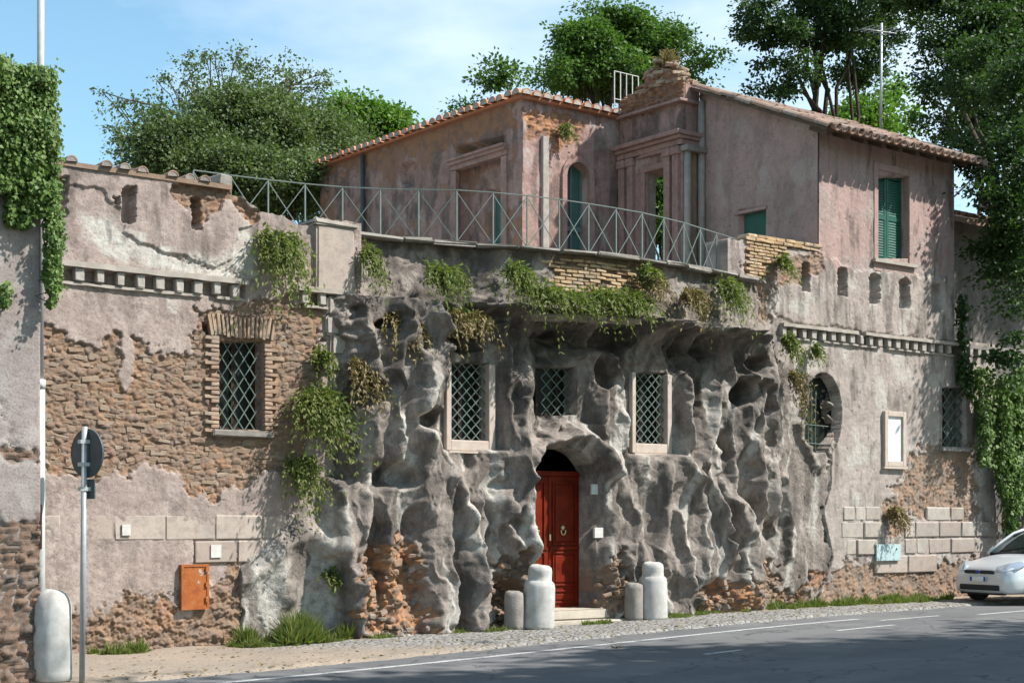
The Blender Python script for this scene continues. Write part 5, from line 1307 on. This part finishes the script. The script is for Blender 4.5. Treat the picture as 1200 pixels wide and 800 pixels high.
def ivy(name, label, pts, n, mat, seed, leaf=.10, thick=.10, nrm=(0, -1, 0), cat='ivy'):
    """ivy mat: leaves over the surface patches (centre, half sizes)"""
    g = np.random.default_rng(seed); C = []
    wts = np.array([p_[3]*p_[4] for p_ in pts]); cn = g.multinomial(n, wts/wts.sum())
    for (cx, cy, cz, hx, hz), k in zip(pts, cn):
        u = g.uniform(-1, 1, k); v = g.uniform(-1, 1, k); sc = np.sqrt(np.maximum(0, 1-v*v*.3))
        C.append(np.stack([cx+hx*u*sc, cy-np.abs(g.normal(size=k))*thick+.02, cz+hz*v], 1))
    C = np.concatenate(C); C[:, 1] += -thick*1.2*fbm(C[:, 0]*3, C[:, 2]*2, 3, seed)
    m = len(C); A = unit(g.normal(size=(m, 3))*.5+np.array([0, -.3, -1])); N = unit(np.array(nrm)+g.normal(size=(m, 3))*.45+np.array([0, 0, .35]))
    s = leaf*g.uniform(.6, 1.35, m)
    T = empty(name, (pts[0][0], pts[0][1], pts[0][2]), label, cat)
    lo = rel(link('leaves', leaf_mesh('leaves', C, A, N, s, s*.85, g.random(m)), mat), T); lo['kind'] = 'stuff'
    st_ = MB()
    for k in range(14):
        p_ = pts[g.integers(len(pts))]; x0 = p_[0]+g.uniform(-.8, .8)*p_[3]; z0 = p_[2]+p_[4]*.9
        st_.tube([(x0+g.normal()*.03*i, p_[1]-.01, z0-2*p_[4]*.9*i/6) for i in range(7)], .009, 4, False)
    q = st_.build('stems', 'bark', T); q['kind'] = 'stuff'
    return T
def patch(px, py, rx, ry, y): 
    c = P(px, py, y); t = (y-CAMY)/ray(px)[1]; m = t/FPX
    return (c.x, y, c.z, rx*m*1.05, ry*m)
ivy('ivy', 'thick green ivy draped over the top of the wall end', [patch(8, 155, 44, 72, -3.08), patch(20, 115, 38, 36, -3.10), patch(52, 175, 13, 80, -3.12), patch(20, 225, 16, 40, -3.05), patch(60, 280, 9, 60, -3.1), patch(56, 330, 5, 30, -3.1), patch(38, 205, 14, 40, -3.06), patch(-60, 160, 50, 90, -3.06), patch(2, 345, 5, 14, -3.05)], 30000, 'leaf_ivy', 71, .046, .10)
ivy('ivy', 'rounded ivy hump on the cap of the wall end', [patch(14, 92, 36, 13, -2.9), patch(-40, 90, 40, 16, -2.9)], 6500, 'leaf_ivy', 72, .046, .2)
ivy('hanging_ivy', 'long curtain of bright green ivy hanging beside the parked car', [patch(1148, 470, 14, 40, -.22), patch(1178, 510, 20, 70, -.30), patch(1182, 580, 12, 48, -.28), patch(1150, 515, 8, 30, -.25), patch(1195, 480, 16, 50, -.3), patch(1215, 520, 20, 90, -.3)], 11000, 'leaf_ivy', 73, .085, .12)
ivy('ivy_strand', 'thin dark ivy strand climbing the shaded corner by the balcony', [patch(1126, 395, 7, 50, -.1), patch(1130, 440, 10, 20, -.15)], 900, 'leaf_dark', 74, .09, .07)

def grass(name, label, pts, n, h, mat, seed, kind=None, cat='grass', wd=.012):
    g = np.random.default_rng(seed); C = []
    w_ = np.array([p_[2]*p_[3] for p_ in pts]); cn = g.multinomial(n, w_/w_.sum())
    for (x0, y0, rx, ry), k in zip(pts, cn):
        th = g.random(k)*6.283; r = np.sqrt(g.random(k)); C.append(np.stack([x0+rx*r*np.cos(th), y0+ry*r*np.sin(th), 0*r], 1))
    C = np.concatenate(C); C[:, 2] = hgv(C[:, 0])+.005; m = len(C)
    A = unit(g.normal(size=(m, 3))*.45+np.array([0, -.1, 1])); N = unit(g.normal(size=(m, 3))); 
    dens = .15+1.1*np.clip(fbm(C[:, 0]*2.2, C[:, 1]*2.2, 3, seed)+.35, 0, 1); L_ = h*g.uniform(.4, 1.2, m)*dens
    me = leaf_mesh('blades', C, A, N, L_, wd*g.uniform(1, 3, m), g.random(m))
    if kind: o_ = link(name, me, mat); tag(o_, label, cat, kind=kind); return o_
    T = empty(name, (pts[0][0], pts[0][1], hg(pts[0][0])), label, cat); lo = rel(link('blades', me, mat), T); lo['kind'] = 'stuff'; return T
def gp(px, y, rx, ry): q = P(px, 607, y); return (q.x, y, rx, ry)
grass('grass_clump', 'low bushy weed clump at the wall foot right of the orange hatch', [gp(325, -.55, .5, .3), gp(365, -.5, .6, .28), gp(295, -.5, .3, .25)], 9000, .36, 'leaf_grass', 81)
grass('grass_clump', 'small weed clump at the wall foot behind the traffic sign', [gp(135, -.35, .38, .18)], 1700, .2, 'leaf_grass', 82)
grass('grass_strip', 'rough green grass verge along the foot of the right-hand wall', [gp(925, -.55, .9, .25), gp(980, -.5, .9, .3), gp(1030, -.5, 1.0, .3), gp(1075, -.5, 1.0, .3)], 9000, .17, 'leaf_grass', 83, 'stuff')
grass('thin_grass', 'sparse grass along the rock foot between the bollards', [gp(530, -.8, .6, .12), gp(590, -1.0, .4, .12), gp(790, -.9, .35, .2), gp(700, -1.1, .3, .1), gp(840, -.8, .8, .15), gp(450, -.7, .4, .12)], 4500, .09, 'leaf_grass', 84, 'stuff')

# ------------------------------------------------------------------ parked car
m, t, b, pos = base('car_paint', .28, .5); b.inputs['Base Color'].default_value = (.62, .64, .65, 1); b.inputs['Metallic'].default_value = .25; b.inputs['Coat Weight'].default_value = .6
m, t, b, pos = base('car_glass', .06, .6); b.inputs['Base Color'].default_value = (.02, .028, .026, 1)
m, t, b, pos = base('lamp_glass', .08, .6); b.inputs['Base Color'].default_value = (.55, .60, .66, 1); b.inputs['Metallic'].default_value = .5
plain('black_plastic', (.02, .02, .021), (.028, .028, .03), 9, .6)
plain('tyre_rubber', (.018, .018, .018), (.028, .027, .026), 9, .9)
plain('plate_blue', (.03, .06, .30), (.03, .06, .26), 9, .5)
plain('plate_white', (.72, .72, .70), (.66, .66, .64), 9, .5)
plain('plate_ink', (.03, .03, .03), (.04, .04, .04), 9, .6)
def loft(rings, closed=False):
    n = len(rings[0]); V = [p for r in rings for p in r]; F = []
    for i in range(len(rings)-1):
        for k in range(n-(0 if closed else 1)): F.append((i*n+k, i*n+(k+1) % n, (i+1)*n+(k+1) % n, (i+1)*n+k))
    return V, F
cp = G(1150, 705)
CAR = empty('parked_car', (0, 0, 0), 'silver-white small hatchback parked facing along the kerb by the ivy', 'car')
# local frame: x = backwards from the front bumper, y = left/right, z up
st = [  # x, half width, sill z, belt z, top z at centre, nose round
    (-.02, .50, .34, .50, .55), (.0, .62, .22, .56, .64), (.06, .72, .18, .62, .70), (.18, .785, .17, .68, .765), (.40, .82, .17, .74, .845), (.75, .835, .17, .80, .915), (1.05, .838, .17, .85, .965),
    (1.5, .84, .17, .88, .97), (2.2, .84, .17, .90, .98), (2.9, .84, .18, .92, .99), (3.4, .82, .20, .93, .99), (3.75, .77, .24, .90, .97), (3.90, .70, .28, .82, .90), (3.93, .62, .34, .74, .80)]
rings = []
for x_, hw, zs, zb_, zt_ in st:
    half = [(0, zs), (hw*.85, zs), (hw*.97, zs+.06), (hw*1.0, zs+(zb_-zs)*.45), (hw*.985, zs+(zb_-zs)*.8), (hw*.93, zb_), (hw*.80, zb_+(zt_-zb_)*.62), (hw*.45, zb_+(zt_-zb_)*.93), (0, zt_)]
    ring_ = [(x_, y_, z_) for y_, z_ in half]+[(x_, -y_, z_) for y_, z_ in half[-2:0:-1]]
    rings.append(ring_)
V, F = loft(rings, True); F += [tuple(reversed(range(16))), tuple(range(len(V)-16, len(V)))]
body = rel(link('body', MB().add(V, F).mesh('body', True), 'car_paint'), CAR); md = body.modifiers.new('sub', 'SUBSURF'); md.levels = 2; md.render_levels = 2
# greenhouse
gs = [(1.02, .70, .95, .96, 0), (1.22, .69, .93, 1.10, .0), (1.50, .665, .93, 1.28, 0), (1.78, .64, .93, 1.40, 0), (2.1, .63, .93, 1.435, 0), (2.7, .625, .94, 1.43, 0), (3.2, .60, .95, 1.38, 0), (3.55, .57, .95, 1.20, 0), (3.72, .56, .94, .99, 0)]
rings = []
for x_, hw, zb_, zt_, _ in gs:
    hb = .765 if x_ < 3.3 else .70
    f_ = (zt_-zb_)/.5
    half = [(hb, zb_-.04), (hb-.04*f_, zb_+(zt_-zb_)*.35), (hb-.10*f_, zb_+(zt_-zb_)*.8), (hb-.15*f_, zt_-.03*f_), (hb*.5, zt_-.004), (0, zt_)]
    rings.append([(x_, y_, z_) for y_, z_ in half]+[(x_, -y_, z_) for y_, z_ in half[-2::-1]])
V, F = loft(rings)
gh = rel(link('window_glass', MB().add(V, F).mesh('window_glass', True), 'car_glass'), CAR)
# roof panel and pillars over the glass
rr_ = []
for x_, zt_, hw in ((1.74, 1.398, .55), (1.9, 1.425, .58), (2.2, 1.447, .60), (2.7, 1.442, .60), (3.2, 1.392, .58), (3.36, 1.33, .56)):
    rr_.append([(x_, hw, zt_-.05), (x_, hw*.93, zt_-.005), (x_, hw*.5, zt_+.012), (x_, 0, zt_+.016), (x_, -hw*.5, zt_+.012), (x_, -hw*.93, zt_-.005), (x_, -hw, zt_-.05)])
V, F = loft(rr_); ro = rel(link('roof', MB().add(V, F).mesh('roof', True), 'car_paint'), CAR); md = ro.modifiers.new('th', 'SOLIDIFY'); md.thickness = .02
for s in (-1, 1):
    MB().tube([(1.0, s*.745, .935), (1.3, s*.70, 1.15), (1.6, s*.645, 1.335), (1.82, s*.60, 1.405), (2.3, s*.60, 1.425), (3.0, s*.59, 1.40), (3.4, s*.575, 1.28), (3.68, s*.58, 1.0)], [.035, .032, .032, .034, .03, .03, .05, .06], 8).build('pillar', 'car_paint', CAR, True)
    MB().bar((2.3, s*.745, .95), (2.35, s*.62, 1.40), .07, .02).build('door_pillar', 'black_plastic', CAR)
    mr = MB().lathe([(.01, -.055), (.06, -.05), (.085, -.01), (.08, .03), (.05, .05)], 12); mr.v = [(v[2]*.9+1.22, s*(.83)+v[0]*1.1, v[1]*.75+.99) for v in mr.v]; mr.build('mirror', 'car_paint', CAR, True)
    MB().bar((1.22, s*.74, .94), (1.22, s*.80, .98), .05, .04).build('mirror_arm', 'black_plastic', CAR)
    # headlamp: wedge following the corner
    hv = []
    for (x_, y_, z_) in ((.035, .40, .60), (.10, .60, .60), (.26, .765, .66), (.46, .80, .745), (.42, .70, .80), (.25, .56, .765), (.085, .40, .695)): hv.append((x_-.065, s*(y_*1.02), z_+.02))
    hb_ = MB().add(hv+[(v[0]+.10, v[1]*.93, v[2]-.02) for v in hv], [tuple(range(7)), tuple(range(13, 6, -1))]+[(i, (i+1) % 7, (i+1) % 7+7, i+7) for i in range(7)])
    hl = hb_.build('headlight', 'lamp_glass', CAR, True, .01)
    MB().lathe([(.01, 0), (.05, .0), (.055, .02), (.03, .035)], 14).build
    fg = MB().lathe([(.02, 0), (.05, 0), (.05, .03), (.02, .035)], 14); fg.v = [(.045-v[2]+.03, s*.60+v[0], .31+v[1]) for v in fg.v]; fg.build('fog_lamp', 'lamp_glass', CAR, True)
    hd = MB().box((2.0, s*.835, .80), (2.18, s*.865, .825)); hd.build('door_handle', 'car_paint', CAR)
for y0, y1 in ((-.36, -.04), (.04, .36)): MB().box((-.055, y0, .572), (.02, y1, .64)).build('grille', 'black_plastic', CAR, bevel=.012)
MB().lathe([(.01, 0), (.05, 0), (.05, .012), (.01, .018)], 16)
bd = MB().lathe([(.01, 0), (.045, 0), (.045, .01), (.01, .016)], 16); bd.v = [(-.055-v[2], v[0]*1.3, .61+v[1]*.7) for v in bd.v]; bd.build('badge', 'plate_blue', CAR, True)
MB().box((-.045, -.50, .255), (.03, .50, .36)).build('air_intake', 'black_plastic', CAR, bevel=.02)
MB().box((.03, -.56, .165), (.14, .56, .21)).build('bumper_lip', 'black_plastic', CAR, bevel=.02)
pl = MB().box((-.062, -.20, .425), (-.04, .20, .515)).build('number_plate', 'plate_white', CAR)
for s in (-1, 1): MB().box((-.066, s*.175-.025, .427), (-.061, s*.175+.025, .513)).build('plate_band', 'plate_blue', CAR)
wp = MB()
wp.bar((1.06, .50, .985), (1.18, -.15, 1.08), .016); wp.build('wiper', 'black_plastic', CAR)
MB().bar((1.06, -.10, .99), (1.16, -.60, 1.05), .016).build('wiper', 'black_plastic', CAR)
MB().box((.98, -.68, .935), (1.06, .68, .965)).build('cowl', 'black_plastic', CAR)
for x_ in (.74, 3.18):
    for s in (-1, 1):
        ty = MB().lathe([(.19, -.09), (.27, -.095), (.295, -.07), (.30, 0), (.295, .07), (.27, .095), (.19, .09)], 28); ty.v = [(x_+v[0], s*.755+v[2], .30+v[1]) for v in ty.v]
        wh = ty.build('wheel', 'tyre_rubber', CAR, True)
        rm = MB().lathe([(.03, -.06), (.19, -.05), (.195, .06), (.18, .085), (.10, .07), (.04, .085)], 28); rm.v = [(x_+v[0], s*(.755+v[2]), .30+v[1]) for v in rm.v]
        rel(link('rim', rm.mesh('rim', True), 'galvanised'), wh)
        MB().tube([(x_+.335*math.cos(th), s*.842, .30+.335*math.sin(th)) for th in [math.pi*k/12 for k in range(13)]], .018, 6).build('wheel_arch', 'black_plastic', CAR, True)
CAR.location = (P(1155, 690, -1.45).x-.42, -1.62, hg(25)+.02); CAR.rotation_euler = (0, 0, R(-9)); CAR.scale = (.96, .96, .96)

# the street's small things
lv = MB()
g = G(722, 760)
for k in range(5):
    a_ = k*1.256+.3; lv.add([(0, 0, .012), (.06*math.cos(a_-.3), .06*math.sin(a_-.3), .03), (.12*math.cos(a_), .12*math.sin(a_), .055), (.06*math.cos(a_+.3), .06*math.sin(a_+.3), .02)], [(0, 1, 2, 3)])
o = link('fallen_leaf', lv.mesh('fallen_leaf'), 'leaf_dry'); o.location = (g.x, g.y, g.z-.005); tag(o, 'curled dry leaf lying on the white road line', 'leaf')

g_ = np.random.default_rng(91); n_ = 1500
X_ = g_.uniform(5.5, 27, n_); Y_ = EDGE(X_)+.05+np.abs(g_.random(n_))**1.3*(-.35-EDGE(X_)); Zl = hgv(X_)+.03+.012*fbm(X_*1.7, Y_*1.7, 4, 5)
A_l = unit(np.stack([g_.normal(size=n_), g_.normal(size=n_), .15*g_.normal(size=n_)], 1)); N_l = unit(np.stack([.3*g_.normal(size=n_), .3*g_.normal(size=n_), np.ones(n_)], 1)); s_l = g_.uniform(.025, .08, n_)
o = link('leaf_litter', leaf_mesh('leaf_litter', np.stack([X_, Y_, Zl], 1), A_l, N_l, s_l, s_l*.6, g_.random(n_)), 'leaf_dry'); tag(o, 'scattered dry leaves and crumbs on the dusty pavement', 'litter', kind='stuff')
